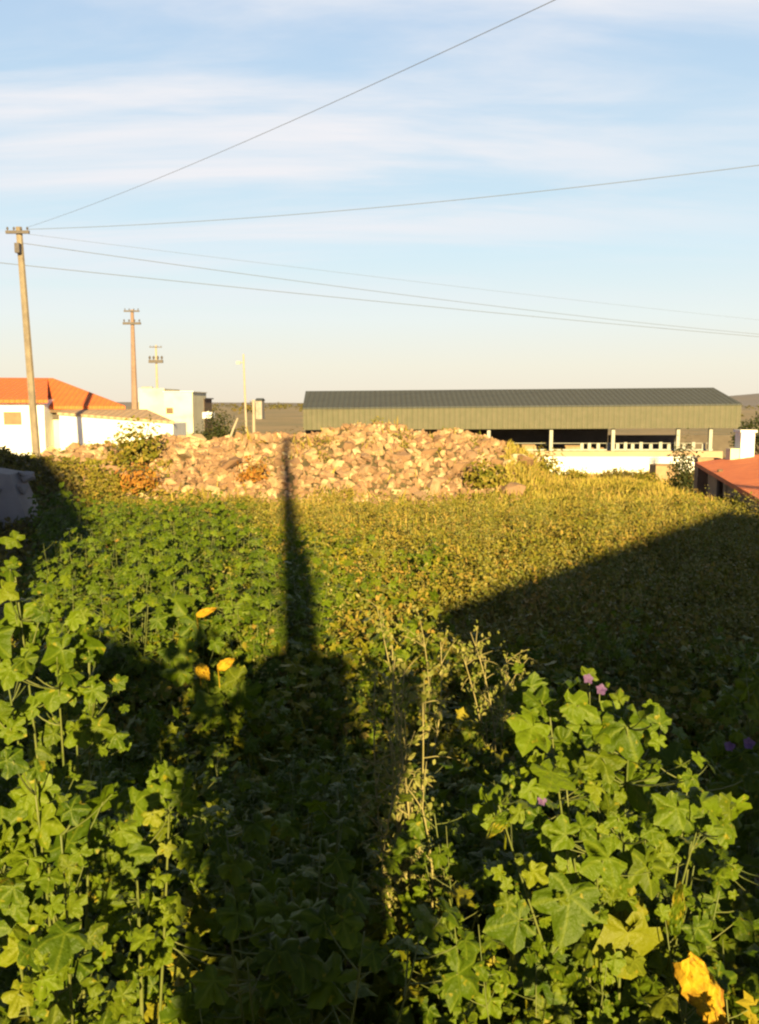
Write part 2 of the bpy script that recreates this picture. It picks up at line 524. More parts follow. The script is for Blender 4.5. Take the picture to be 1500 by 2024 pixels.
tag(gw.build('garden_wall', M['white'], origin=(-1.3, -0.9, 0)), 'low whitewashed garden wall beside the viewpoint', 'wall')
shade_pil = MB(); shade_prism(shade_pil, [(-0.24, -0.6), (0.33, -0.6), (0.33, 2.0), (0.46, 2.04), (0.46, 2.10), (0.3, 2.13), (0.1, 2.17), (-0.12, 2.13), (-0.24, 1.98)], -1.0, 0.18)  # added stand-in for a person; edges shaped to steer the light slots
tag(shade_pil.build('shade_pillar', M['grey_render'], origin=(0.3, -1.2, 0)), 'unseen stand-in pillar added behind the viewpoint to cast the shadow of a person', 'pillar')


def utility_pole(name, label, base, top, w0, w1, m, arms, group=None, box=None):
    root = thing(name, label, 'utility pole', base, group)
    base, top = np.asarray(base, float), np.asarray(top, float)
    MB().tube([base, base * 0.5 + top * 0.5, top], [w0, (w0 + w1) / 2, w1], 8).build('shaft', m, root, smooth=False)
    ax = (top - base) / np.linalg.norm(top - base)
    for (f, half, th) in arms:
        c = base + (top - base) * f
        b = MB(); b.box((c[0] - half, c[1] - th * 1.6 - w1, c[2] - th), (c[0] + half, c[1] - w1 + 0.01, c[2] + th))
        arm = b.build('crossarm', M['dark_metal'], root)
        for s in (-0.85, -0.3, 0.3, 0.85):
            ins = MB()
            p = np.array([c[0] + s * half, c[1] - w1 - th * 0.8, c[2] + th - 0.01])
            k = th * 0.8
            ins.tube([p, p + (0, 0, k), p + (0, 0, k * 1.4), p + (0, 0, k * 2.6), p + (0, 0, k * 3.4)], [k * 0.4, k * 0.4, k, k * 0.9, k * 0.3], 8)
            ins.build('insulator', M['dark_metal'], root)
    if box:
        f, hw, hh = box
        c = base + (top - base) * f
        bx = MB(); bx.box((c[0] - hw, c[1] - w1 - 0.22, c[2] - hh), (c[0] + hw, c[1] - w1 - 0.01, c[2] + hh)); bx.build('junction_box', M['dark_metal'], root)
    return root


pb = np.array([0.128 - SX * -2.5, -2.5, 0.2])
utility_pole('utility_pole', 'concrete pole behind the viewpoint that throws the long thin shadow', pb, (pb[0], pb[1], 7.33 + TE * 2.5), 0.15, 0.12, M['concrete'], [])

# left concrete pole and its cables
lp_b, lp_t = P(74, 905, 32.0), P(37, 449, 32.0)
lp_b[2] = g(lp_b[0], 32.0) - 0.2
utility_pole('utility_pole', 'tall leaning concrete pole with a dark crossarm beside the white house', lp_b, lp_t, 0.15, 0.11, M['concrete'],
             [(0.978, 0.40, 0.05)], box=(0.915, 0.08, 0.16))
utility_pole('utility_pole', 'rust-tinted pole with two crossarms behind the cream outbuilding',
             P(267, 830, 74), P(261, 612, 74), 0.29, 0.13, M['rusty_concrete'], [(0.985, 0.62, 0.06), (0.875, 0.72, 0.09)])
utility_pole('utility_pole', 'faint pale pole with a thick crossarm above the cream outbuilding',
             P(312, 820, 110), P(308, 682, 110), 0.17, 0.11, M['pale_pole'], [(0.97, 0.75, 0.05), (0.765, 0.85, 0.18)])
lpole = utility_pole('utility_pole', 'slender pale pole with a small lamp head beyond the rubble heap',
                     P(488, 880, 62), P(481, 700, 62), 0.085, 0.055, M['pale_pole'], [])
lb = MB(); c = P(481, 717, 62); lb.tube([c + (0.02, 0, 0), c + (-0.2, 0, 0.03)], 0.04, 6); lb.box(c + (-0.48, -0.1, -0.10), c + (-0.2, 0.1, 0.10)); lb.build('lamp_head', M['grey_metal'], lpole)
pp = MB(); pp.tube([P(502, 880, 58), P(501, 793, 58)], [0.10, 0.09], 8); pp.tube([P(501, 794, 58), P(501, 790.5, 58)], [0.13, 0.13], 8)
tag(pp.build('fence_post', M['pale_pole'], origin=P(502, 880, 58)), 'short pale post beside the slender lamp pole', 'post')
ps = MB(); ps.tube([P(452, 872, 40), P(461, 848, 40), P(470, 826, 40)], [0.055, 0.05, 0.04], 6)
tag(ps.build('prop_stick', M['pale_pole'], origin=P(452, 872, 40)), 'pale leaning stick in front of the dark bush', 'stick')
utility_pole('utility_pole', 'concrete pole standing beyond the frame edge that carries the steep cable', (11.2, -0.5, 0), (11.2, -0.5, 7.25), 0.17, 0.12, M['concrete'], [(0.97, 0.4, 0.05)])
utility_pole('utility_pole', 'concrete pole standing beyond the frame edge that carries the level cable', (19.5, 18.0, -0.2), (19.5, 18.0, 8.3), 0.17, 0.12, M['concrete'], [(0.97, 0.4, 0.05)])
utility_pole('utility_pole', 'concrete pole standing beyond the frame edge that carries the falling cables', (40, 70, -2.6), (40, 70, 7.9), 0.17, 0.12, M['concrete'], [(0.97, 0.4, 0.05)])


def cable(label, a, b, sag, r):
    r = r * .62
    a, b = np.asarray(a, float), np.asarray(b, float)
    pts = [a + (b - a) * t - np.array([0, 0, sag * 4 * t * (1 - t)]) for t in np.linspace(0, 1, 41)]
    o = MB().tube(pts, r, 5).build('overhead_cable', M['cable'], origin=tuple(a))
    tag(o, label, 'cable')


top = lp_t + (0, 0, -0.05)
cable('thin cable climbing steeply from the left pole across the sky', top + (0.3, -0.15, 0), (11.1, -0.6, 7.24), 0.45, 0.008)
cable('gently rising cable from the left pole top to the photo edge', top + (0.34, -0.15, -0.05), (19.4, 17.9, 8.45), 0.55, 0.013)
cable('thick lower cable falling from the left pole behind the barn', P(-260, 492, 34), (39.8, 69.9, 6.35), 0.2, 0.02)
cable('upper of the two cables falling together from the left pole', lp_t + (0.12, -0.12, -0.55), (40.0, 69.9, 6.6), 0.45, 0.016)
cable('faint highest cable falling from the left pole towards the barn', top + (0.36, -0.1, -0.2), (40.3, 69.9, 7.4), 0.2, 0.008)


# ------------------------------------------------------------------ white house on the left
def wall_px(mb, x0, x1, d0, d1, ztop, zbot):
    a, b = (x0 - 750) / F * d0, (x1 - 750) / F * d0
    return mb.box((a, d0, zbot), (b, d1, ztop))


Z = lambda py, d: P(750, py, d)[2]
wh = thing('white_house', 'whitewashed house with an orange hipped tile roof behind the left pole', 'house', P(40, 885, 42))
zb = -0.6
b = MB(); wall_px(b, -260, 91, 40.3, 47.4, Z(789, 40.3), zb); b.build('wall', M['white'], wh)
b = MB(); xa_, xb_, zt_ = (92.5 - 750) / F, (232 - 750) / F, Z(803, 41.4)
b.hexa([(xa_ * 41.4, 41.4, zb), (xb_ * 41.4, 41.4, zb), (xb_ * 47.2, 47.2, zb), (xa_ * 47.2, 47.2, zb), (xa_ * 41.4, 41.4, zt_), (xb_ * 41.4, 41.4, zt_), (xb_ * 47.2, 47.2, zt_), (xa_ * 47.2, 47.2, zt_)]).build('wall', M['cream'], wh)
rA, rB = P(-260, 745, 44), P(104, 747, 44)
E0, E1 = P(-262, 790, 39.9), P(94, 790, 39.9)
E2, E3 = P(94, 802.5, 40.9), P(247, 802.5, 41.2)
bk = lambda p: np.array([p[0] * 48.2 / p[1], 48.2, p[2]])
r = MB(); r.slab([E0, E1, P(94, 746.9, 44), rA], 0.14)
r.slab([E2, E3, rB, P(94.3, 747, 44)], 0.14)
r.slab([rA, rB, bk(E3), bk(E0)], 0.14)
r.slab([E3 + (0.003, 0.003, 0), bk(E3) + (0.003, 0, 0), rB + (0.003, 0, 0)], 0.14)
rf = r.build('roof', M['tiles'], wh)
fa = MB(); fa.box((E2[0] + 0.02, 41.02, E2[2] - 0.30), (E3[0] - 0.06, 41.3, E2[2] - 0.13)); fa.build('gutter', M['wood'], wh)
wx0, wx1 = (12 - 750) / F * 40.3, (46 - 750) / F * 40.3
w = MB(); w.box((wx0, 40.24, Z(839, 40.3)), (wx1, 40.296, Z(814, 40.3))); wn_ = w.build('window', M['shutter'], wh)
w = MB()
for (a0, a1, z0, z1) in ((wx0 - .07, wx1 + .07, Z(814, 40.3), Z(814, 40.3) + .08), (wx0 - .07, wx1 + .07, Z(839, 40.3) - .1, Z(839, 40.3))):
    w.box((a0, 40.2, z0), (a1, 40.29, z1))
for xq in (wx0 - .06, wx1):
    w.box((xq, 40.21, Z(839, 40.3) + .002), (xq + .06, 40.29, Z(814, 40.3) - .002))
w.build('frame', M['white'], wn_)
w = MB(); a0, a1 = (104 - 750) / F * 41.4, (126 - 750) / F * 41.4; w.box((a0, 41.33, Z(829, 41.4)), (a1, 41.39, Z(815, 41.4))); w.build('window', M['dark_in'], wh)

lt = thing('lean_to', 'low white lean-to with a tan sheet roof beside the white house', 'outbuilding', P(200, 880, 39))
T1, T2, T3, T4 = P(128, 808, 41.3), P(290, 809, 41.3), P(345, 833, 38.4), P(112, 815, 39.6)
r = MB(); r.slab([T4, T3, T2, T1], 0.10); r.build('roof', M['tan_roof'], lt)
b = MB(); q4, q3 = T4 + (0.06, 0.12, -0.10), T3 + (-0.1, 0.12, -0.10)
for q in (q4, q3): pass
V = [(q4[0], q4[1], zb), (q3[0], q3[1], zb), (q3[0], 41.2, zb), (q4[0], 41.2, zb), q4, q3, (q3[0], 41.2, q3[2]), (q4[0], 41.2, q4[2])]
b.hexa(V).build('wall', M['white'], lt)

co = thing('cream_outbuilding', 'flat-roofed cream block building below the rust-tinted pole', 'outbuilding', P(330, 870, 64))
b = MB(); wall_px(b, 327, 383, 62, 67, Z(775, 62), -2); b.build('wall', M['cream'], co)
b = MB(); wall_px(b, 278, 328, 64, 69, Z(768, 64), -2); b.build('wall', M['cream'], co)
b = MB(); wall_px(b, 325, 385, 61.9, 67.1, Z(773.5, 62), Z(775.5, 62) + .02); b.build('parapet', M['white'], co)
b = MB(); wall_px(b, 331, 344, 61.9, 61.99, Z(806, 62), Z(817, 62)); b.build('window', M['wood'], co)
b = MB(); wall_px(b, 318, 326, 63.9, 63.99, Z(824, 64), Z(832, 64)); b.build('window', M['wood'], co)
b = MB(); c0 = P(280, 768.2, 66); b.tube([c0 + (0, 0, 0.02), c0 + (0.78, 0, 0.02)], 0.14, 10); b.tube([c0 + (.2, 0, -.12), c0 + (.58, 0, -.12)], .05, 6)
tag(b.build('water_tank', M['grey_metal'], origin=tuple(c0)), 'dark horizontal tank on the roof of the cream outbuilding', 'tank')
b = MB(); wall_px(b, 388, 406, 66, 69, Z(789, 66), -2); 
dk = thing('brown_shed', 'small dark brown shed beside the cream outbuilding', 'shed', P(396, 870, 67))
b.build('wall', M['wood'], dk); b = MB(); wall_px(b, 386, 408, 65.8, 69.2, Z(786.5, 66), Z(789, 66) + .004); b.build('roof', M['dark_metal'], dk)
b = MB(); wall_px(b, 402, 421, 47, 47.8, Z(815, 47), Z(827, 47)); c0 = P(411, 815, 47.4); b.tube([c0 + (0, 0, -.02), c0 + (0, 0, .06)], [.1, .1], 8)
wallb = b.build('white_container', M['white'], origin=tuple(P(411, 827, 47.4))); tag(wallb, 'small white container among the dark bushes', 'container')
fs = thing('distant_shed', 'small grey shed on the horizon between lamp pole and barn', 'shed', P(512, 800, 170))
b = MB(); wall_px(b, 507, 519, 170, 174, Z(792, 170), -4.6); b.build('wall', M['grey_render'], fs)
b = MB(); x0, x1 = (506 - 750) / F * 170, (520 - 750) / F * 170
b.slab([(x0, 169.7, Z(792, 170) + .004), (x1, 169.7, Z(792, 170) + .004), (x1, 172, Z(788, 170)), (x0, 172, Z(788, 170))], .1, (0, 0, 1))
b.slab([(x0, 174.3, Z(792, 170) + .004), (x0, 172.002, Z(788, 170)), (x1, 172.002, Z(788, 170)), (x1, 174.3, Z(792, 170) + .004)], .1, (0, 0, 1)); b.build('roof', M['barn_roof'], fs)

# ------------------------------------------------------------------ livestock barn
bn = thing('livestock_barn', 'long open-sided livestock barn with grey roof and olive cladding', 'barn', P(1030, 925, 66))
DE, DR = 60.0, 64.6
eL, eR = P(598, 806, DE), P(1467, 798, DE)
rL, rR = P(604, 773, DR), P(1410, 766, DR)
bkL, bkR = np.array([eL[0], 70.5, eL[2]]), np.array([eR[0], 70.5, eR[2]])
r = MB(); r.slab([eL, eR, rR, rL], 0.10); r.slab([rL, rR, bkR, bkL], 0.10); r.slab([eR + (.003, .003, 0), bkR, rR], 0.10); r.slab([rL, bkL, eL + (-.003, .003, 0)], 0.10)
r.build('roof', M['barn_roof'], bn)
c = MB(); dz0 = Z(849, DE) - Z(806, DE)
cl, cr_ = eL + (0.02, 0.06, -0.102), eR + (-0.02, 0.06, -0.102)
low = lambda p, z: np.array([p[0], p[1], z])
zl, zr = Z(850, DE), Z(846, DE)
c.slab([low(cl, zl), low(cr_, zr), cr_, cl], 0.06, (0, 1, 0))
c.build('cladding', M['barn_clad'], bn)
zfl = Z(897, DE)
for px in (830, 965, 1088, 1210, 1338, 1402):
    x = (px - 750) / F * 60.5
    p = MB(); p.box((x - .11, 60.4, -2.6), (x + .11, 60.62, Z(838, DE))); p.build('post', M['grey_metal'], bn)
k = MB(); x0, x1 = (700 - 750) / F * 59.7, (1428 - 750) / F * 59.7
k.box((x0, 59.7, -2.8), (x1, 60.2, Z(892, 59.7))); k.build('kerb_wall', M['pink_conc'], bn)
fr = MB(); xa, xb = (1010 - 750) / F * 61.2, (1408 - 750) / F * 61.2
fr.box((xa, 61.2, Z(891, 61)), (xb, 61.35, Z(888, 61))); fr.box((xa, 61.31, Z(877, 61)), (xb, 61.36, Z(876, 61)))
for i, xx in enumerate(np.arange(1150, 1400, 17.0)):
    x = (xx + 2.5 * math.sin(i * 5.1) - 750) / F * 61.2
    fr.box((x - .12, 61.22, Z(891, 61)), (x + .10, 61.30, Z(876 + 2 * math.sin(i * 3.3), 61)))
fr.build('feed_rail', M['grey_metal'], bn)
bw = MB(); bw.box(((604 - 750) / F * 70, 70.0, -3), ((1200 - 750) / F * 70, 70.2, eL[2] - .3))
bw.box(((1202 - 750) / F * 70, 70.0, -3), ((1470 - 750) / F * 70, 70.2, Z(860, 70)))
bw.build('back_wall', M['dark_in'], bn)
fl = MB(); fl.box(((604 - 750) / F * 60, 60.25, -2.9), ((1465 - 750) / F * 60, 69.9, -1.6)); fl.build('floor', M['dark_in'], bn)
for px0, hgt in ((1030, .8), (1115, .75), (1160, .6)):
    x = (px0 - 750) / F * 64
    hb = MB(); hb.box((x, 63.5, -1.59), (x + 1.1, 64.5, -1.59 + hgt)); hb.tube([(x - .02, 63.9, -1.59 + hgt * .62), (x + 1.12, 63.9, -1.59 + hgt * .62)], .52 * hgt, 9)
    tag(hb.build('fodder_bale', M['tan_wall'], origin=(x, 64, -1.59)), 'pale fodder bale lying inside the dark barn', 'bale', 'fodder bales lying inside the barn')

lw = thing('yard_wall', 'long low white wall running in front of the barn', 'wall', P(1230, 925, 52))
b = MB(); b.box(((1078 - 750) / F * 52, 52, -3), ((1376 - 750) / F * 52, 52.35, Z(906, 52))); b.build('wall', M['white'], lw)
b = MB(); b.box(((1070 - 750) / F * 52, 51.93, Z(906, 52) + .004), ((1380 - 750) / F * 52, 52.42, Z(903, 52) + .01)); b.build('coping', M['white'], lw)
bx = thing('feed_trough', 'dull olive concrete trough standing against the low white wall', 'trough', P(1318, 960, 47))
x0, x1 = (1297 - 750) / F * 47, (1342 - 750) / F * 47
b = MB(); zt = Z(920, 47)
b.box((x0, 47, -2.6), (x1, 47.14, zt)); b.box((x0, 48.0, -2.6), (x1, 48.14, zt)); b.box((x0, 47.142, -2.6), (x0 + .14, 47.998, zt)); b.box((x1 - .14, 47.142, -2.6), (x1, 47.998, zt)); b.box((x0 + .142, 47.142, -2.6), (x1 - .142, 47.998, zt - .5))
b.build('basin', M['tan_wall'], bx)
b = MB(); b.box((x0 - .05, 46.95, zt + .003), (x1 + .05, 47.2, zt + .08)); b.build('rim', M['olive_leaf'] if False else M['wood'], bx)

# ------------------------------------------------------------------ red-roofed shed on the right
sh = thing('red_roofed_shed', 'low masonry shed with a red tiled roof at the right edge', 'shed', (10.6, 25, -1.2))
e1, e2 = np.array([10.55, 30.2, 0.24]), np.array([7.55, 16.8, 0.16])
up = np.array([3.3, -0.75, 0.0])
h1, h2 = e1 + up + (0, 0, 0.50), e2 + up + (0, 0, 0.50)
up2 = np.array([6.6, -1.5, 0])
r = MB(); r.slab([e2, h2, h1, e1], 0.12); r.slab([h2, e2 + up2, e1 + up2, h1], 0.12); r.build('roof', M['red_tiles'], sh)
inn = np.array([0.35, -0.08, 0])
a, bq = e2 + inn + (0.05, 0.3, -.06), e1 + inn + (-.05, -.3, -.06)
cq, dq = e1 + up2 - inn + (-.05, -.3, -.06), e2 + up2 - inn + (.05, .3, -.06)
V = [low(a, -2.2), low(dq, -2.2), low(cq, -2.2), low(bq, -2.2), a, dq, cq, bq]
MB().hexa(V).build('wall', M['tan_wall'], sh)
gp_ = MB()
for (s0, s1) in ((e1, 1),):
    pass
ch = thing('white_chimney', 'squat whitewashed chimney rising from the red shed roof', 'chimney', P(1476, 905, 29.5))
b = MB(); x0, x1 = (1463 - 750) / F * 29.2, (1490 - 750) / F * 29.2
b.box((x0, 29.2, 0.1), (x1, 29.7, Z(855, 29.2))); b.build('stack', M['white'], ch)
b = MB(); b.box((x0 - .05, 29.14, Z(855, 29.2) + .003), (x1 + .05, 29.76, Z(850, 29.2))); b.build('cap', M['white'], ch)
b = MB(); b.box((x0 - .30, 29.25, 0.1), (x0 - .004, 29.65, Z(887, 29.2))); b.build('ledge', M['cream'], ch)
ew = MB(); x0, x1 = (1376 - 750) / F * 30.6, (1420 - 750) / F * 30.6
ew.box((x0, 30.4, -2.4), (x1, 30.75, Z(908, 30.6))); ew.box((x0 - .03, 30.36, Z(908, 30.6) + .003), (x1 + .02, 30.8, Z(905, 30.6)))
tag(ew.build('boundary_wall', M['tan_wall'], origin=((x0 + x1) / 2, 30.6, -2)), 'short tan wall stub joining the red roofed shed', 'wall')
for px, pyt, d in ((1422, 928, 26.0),):
    f_ = MB(); f_.tube([P(px, 990, d), P(px + 1, pyt, d)], [.09, .08], 7)
    tag(f_.build('fence_post', M['wood'], origin=P(px, 990, d)), 'dark wooden post in front of the red roofed shed', 'post')

# ------------------------------------------------------------------ stones
def hull_stone(seed, n=22, sq=(1, 0.85, 0.7)):
    r_ = np.random.default_rng(seed)
    pts = r_.normal(size=(n, 3)); pts /= np.linalg.norm(pts, axis=1)[:, None]
    pts = np.sign(pts) * np.abs(pts) ** 0.75
    pts *= np.array(sq) * r_.uniform(0.82, 1.1, (n, 1))
    bm = bmesh.new()
    for p in pts: bm.verts.new(p)
    res = bmesh.ops.convex_hull(bm, input=bm.verts)
    junk = [v for v in bm.verts if not v.link_faces]
    bmesh.ops.delete(bm, geom=junk, context='VERTS')
    bmesh.ops.bevel(bm, geom=list(bm.edges), offset=0.025, segments=1, affect='EDGES')
    bmesh.ops.triangulate(bm, faces=bm.faces)
    bm.verts.ensure_lookup_table(); bm.verts.index_update()
    V = np.array([v.co[:] for v in bm.verts]); T = np.array([[v.index for v in f.verts] for f in bm.faces])
    bm.free()
    return V, T


# grey wall stub in the shade at the far left
ws = MB()
ws.hexa([(-7.6, 14.0, 0.0), (-5.2, 13.6, 0.0), (-5.15, 14.2, 0.0), (-7.6, 14.6, 0.0), (-7.6, 14.05, 1.40), (-5.62, 13.72, 1.12), (-5.58, 14.15, 1.14), (-7.6, 14.55, 1.42)])
r_ = np.random.default_rng(3)
for k_ in range(40):
    V_, T_ = hull_stone(300 + k_, 14, (1.2, .8, .6)); xx = r_.uniform(-7.4, -5.45)
    ws.add(V_ * r_.uniform(.09, .16) + np.array([xx, r_.uniform(13.75, 14.2), 1.38 - (xx + 7.6) * .16 + r_.uniform(-.4, .05)]), T_)
tag(ws.build('wall_stub', M['grey_render'], origin=(-6.6, 14.2, 0.4)), 'shaded grey wall stub on the dark bank at the left', 'wall')


ST = [hull_stone(100 + i, 11 + i % 5 * 2, ((1, .85, .7), (1, .7, .6), (1, .95, .8), (1.15, .8, .55))[i % 4]) for i in range(12)]
st_me = []
for i, (V, T) in enumerate(ST):
    o = MB().add(V, T).build('stone', M['stone'])
    st_me.append(o.data); bpy.data.objects.remove(o)


def rotm(n):
    q = rng.normal(size=(n, 4)); q /= np.linalg.norm(q, axis=1)[:, None]
    w, x, y, z = q.T
    return np.stack([np.stack([1 - 2 * (y * y + z * z), 2 * (x * y - z * w), 2 * (x * z + y * w)], -1),
                     np.stack([2 * (x * y + z * w), 1 - 2 * (x * x + z * z), 2 * (y * z - x * w)], -1),
                     np.stack([2 * (x * z - y * w), 2 * (y * z + x * w), 1 - 2 * (x * x + y * y)], -1)], 1)


def heap_pt(px, f):
    """point on the heap's face at fraction f from its foot to its ridge"""
    y = FRONT + (RIDGE - FRONT) * f
    x = (px - 750) / F * y
    return x, y, g(x, y)


placed = []
tries = 0
while len(placed) < 296 and tries < 30000:
    tries += 1
    px = random.choice((random.uniform(300, 1045), random.uniform(300, 1045), random.uniform(300, 1045), random.uniform(100, 320), random.uniform(100, 260)))
    f = random.uniform(-0.02, 1.12)
    if px < 300 and f < 0.12: continue
    if 225 < px < 300 and random.random() < .8: continue
    if f < 0.12 and random.random() < .5: continue
    rad = random.choice((random.uniform(.09, .14), random.uniform(.11, .18), random.choice((random.uniform(.16, .27), random.uniform(.16, .36)))))
    if px < 300: rad *= .8
    x, y, z = heap_pt(px, f)
    ok = True
    for (a, b_, c_, rr) in placed:
        if (a - x) ** 2 + ((b_ - y)) ** 2 * .8 + (c_ - z) ** 2 < (0.74 * (rr + rad)) ** 2:
            ok = False; break
    if not ok: continue
    placed.append((x, y, z, rad))
for i, (x, y, z, rad) in enumerate(placed):
    o = bpy.data.objects.new('stone', st_me[i % 12])
    COL.objects.link(o)
    o.location = (x, y, z + rad * .25)
    o.rotation_euler = (random.uniform(-.5, .5), random.uniform(-.5, .5), random.uniform(0, 6.28))
    o.scale = (rad * random.uniform(.85, 1.3), rad * random.uniform(.8, 1.1), rad * random.uniform(.7, 1.1))
    tag(o, 'rough tan building stone lying in the long rubble heap', 'stone', 'stones lying in the rubble heap')
for px, py, d, rad, lab in ((375, 968, 19.9, .25, 'pale yellow boulder at the foot of the heap, upper of two'), (362, 997, 19.0, .23, 'pale yellow boulder at the foot of the heap, lower of two'),
                            (1028, 905, 21.5, .2, 'pale squared stone near the right end of the heap'), (620, 950, 19.9, .17, 'pale cream stone low on the heap beside the pole shadow')):
    p = P(px, py, d)
    V, T = ST[(px // 7) % 12]
    o = MB().add(V * np.array([rad * 1.15, rad, rad * .85]) + p, T).build('stone', M['pale_stone'], origin=tuple(p)); tag(o, lab, 'stone')
n = 5200
rb = MB()
px = rng.uniform(80, 1070, n); f = rng.uniform(-0.02, 1.5, n)
y = FRONT + (RIDGE - FRONT) * f; x = (px - 750) / F * y
keep = ((px > 300) | (rng.random(n) < .6)) & ~((px > 220) & (px < 300) & (rng.random(n) < .7))
x, y = x[keep], y[keep]; z = terrain(x, y)
which = rng.integers(0, 12, len(x))
for i in range(12):
    k_ = which == i; m_ = k_.sum(); V, T = ST[i]
    s = rng.uniform(.04, .14, m_)
    rb.inst(V, T, np.stack([x[k_], y[k_], z[k_] + s * .2], 1), rotm(m_) * s[:, None, None], np.repeat(rng.random((m_, 1, 3)), len(V), 1))
o = rb.build('rubble', M['rubble'], kind='stuff'); tag(o, 'small broken rubble filling the long stone heap', 'rubble')


# ------------------------------------------------------------------ leaves
def leaf_template(detail=True):
    lob = [(-128, .62), (-66, .86), (0, 1.0), (66, .86), (128, .62)]
    pts = [(-172, .22, 0.2)]
    for i, (a, r_) in enumerate(lob):
        if detail: pts.append((a - 19, r_ * .84, .45))
        pts.append((a, r_, 1.0))
        if detail: pts.append((a + 19, r_ * .84, .45))
        if i < 4: pts.append(((a + lob[i + 1][0]) / 2, .57 * (r_ + lob[i + 1][1]) / 2 + (.06 if detail else .0), 0.0))
    pts.append((172, .22, 0.2))
    V, rib = [(0, 0, 0)], [1.0]
    if detail:
        for a, r_, k in pts:
            w = math.radians(a); r2 = r_ * .55
            V.append((math.sin(w) * r2, math.cos(w) * r2, .03 + (.05 if k > .9 else -.035 if k == 0 else .0))); rib.append(k)
    for a, r_, k in pts:
        w = math.radians(a)
        V.append((math.sin(w) * r_, math.cos(w) * r_, -.02 - .10 * r_ * r_ + (.05 if k > .9 else -.05 if k == 0 else 0.0))); rib.append(k)
    n_ = len(pts); T = []
    for i in range(n_ - 1):
        T.append((0, i + 2, i + 1))
        if detail:
            a, b_ = 1 + i, 2 + i; c_, d_ = n_ + 1 + i, n_ + 2 + i
            T += [(a, b_, d_), (a, d_, c_)]
    return np.array(V, float), np.array(T), np.array(rib)


LV, LT, LR = leaf_template(True)
SV, S_T, SR = leaf_template(False)
# narrow blade and small oval leaf
BV = np.array([(-.07, 0, 0), (.07, 0, 0), (.055, .5, .05), (-.055, .5, .05), (0, 1, -.06)], float); BT = np.array([(0, 1, 2), (0, 2, 3), (3, 2, 4)]); BR = np.array([.3, .3, .6, .6, .6])
OV = np.array([(0, 0, 0), (.28, .35, .05), (.2, .75, .02), (0, 1, -.08), (-.2, .75, .02), (-.28, .35, .05)], float); OT = np.array([(0, 1, 2), (0, 2, 3), (0, 3, 4), (0, 4, 5)]); OR = np.array([.9, .2, .2, .8, .2, .2])


def frames(nrm, tip):
    nrm = nrm / np.linalg.norm(nrm, axis=1)[:, None]
    tip = tip - (tip * nrm).sum(1)[:, None] * nrm
    tip /= np.linalg.norm(tip, axis=1)[:, None] + 1e-9
    side = np.cross(tip, nrm)
    return np.stack([side, tip, nrm], -1)


def add_leaves(mb, tpl, pos, nrm, tip, size, old=None, curl=None):
    V, T, R = tpl
    n_ = len(pos)
    Mx = frames(nrm, tip)
    asp = np.stack([size * rng.uniform(.82, 1.12, n_), size * rng.uniform(.9, 1.1, n_), size * rng.uniform(.3, 2.0, n_)], -1)
    Mx = Mx * asp[:, None, :]
    A = np.zeros((n_, len(V), 3))
    A[:, :, 0] = rng.random(n_)[:, None]; A[:, :, 1] = R[None]
    if old is not None: A[:, :, 2] = np.asarray(old)[:, None]
    mb.inst(V, T, pos, Mx, A, .045 if len(V) > 12 else .03)


PETAL = (OV * np.array([1.75, 1, 1]), OT, OR)
FINE, SMALL, BLADE, OVAL = (LV, LT, LR), (SV, S_T, SR), (BV, BT, BR), (OV, OT, OR)
VIEW = np.array([0.10, -0.85, 0.5])


def crumpled(mb, p, along, nrm, length, width, seed):
    """withered leaf: a rolled, crumpled sheet hanging from its stalk"""
    r_ = np.random.default_rng(seed)
    along = np.asarray(along, float) / np.linalg.norm(along); nrm = np.asarray(nrm, float)
    side = np.cross(along, nrm); side /= np.linalg.norm(side); nn = np.cross(side, along)
    nu, nv = 13, 18
    V, A = [], []
    for j in range(nv):
        t = j / (nv - 1)
        wd = width * (math.sin(math.pi * min(1, t * .9 + .12)) ** .7) * (1 - .35 * t)
        for i in range(nu):
            s_ = i / (nu - 1) * 2 - 1
            fold = .16 * math.sin(t * 9 + s_ * 3.1) + .12 * math.cos(s_ * 8 + t * 4)
            V.append(p + along * length * t + side * wd * s_ * (.85 + .2 * r_.random()) + nn * (length * .14 * (fold - s_ * s_ * .7 - .3 * t * t) + r_.normal() * length * .022))
            blot = max(0, math.sin(t * 11 + s_ * 5 + seed) * math.cos(s_ * 7 - t * 6)) ** 1.5
            A.append((r_.random(), .2, min(1, .9 * blot * (t > .3) + .35 * max(0, t - .4) + (.55 if abs(s_) > .9 else 0))))
    Qd = [(j * nu + i, j * nu + i + 1, (j + 1) * nu + i + 1, (j + 1) * nu + i) for j in range(nv - 1) for i in range(nu - 1)]
    mb.add(np.array(V), None, Qd, np.array(A))
    mb.tube(bez(np.asarray(p) + np.array([0, .05, -.12]), p, (0, 0, .02), 5), [.0025] * 5, 5, np.array([.5, .2, .2]))


def flower(p, parent, size, nrm=VIEW):
    """five-petalled mallow flower"""
    fb = MB()
    nrm = np.asarray(nrm, float) / np.linalg.norm(nrm)
    tp = np.cross(nrm, [1, 0, 0.1]); tp /= np.linalg.norm(tp); sd = np.cross(tp, nrm)
    for k in range(5):
        w = 2 * math.pi * k / 5 + .3
        d_ = math.cos(w) * tp + math.sin(w) * sd
        add_leaves(fb, PETAL, np.array([p]), np.array([nrm * .8 - d_ * .35]), np.array([d_]), np.array([size]))
    return fb.build('flower', M['petal'], parent)


def bez(a, b, lift, n_=6):
    a, b = np.asarray(a, float), np.asarray(b, float)
    mid = (a + b) / 2 + np.asarray(lift, float)
    return [(1 - t) ** 2 * a + 2 * t * (1 - t) * mid + t * t * b for t in np.linspace(0, 1, n_)]


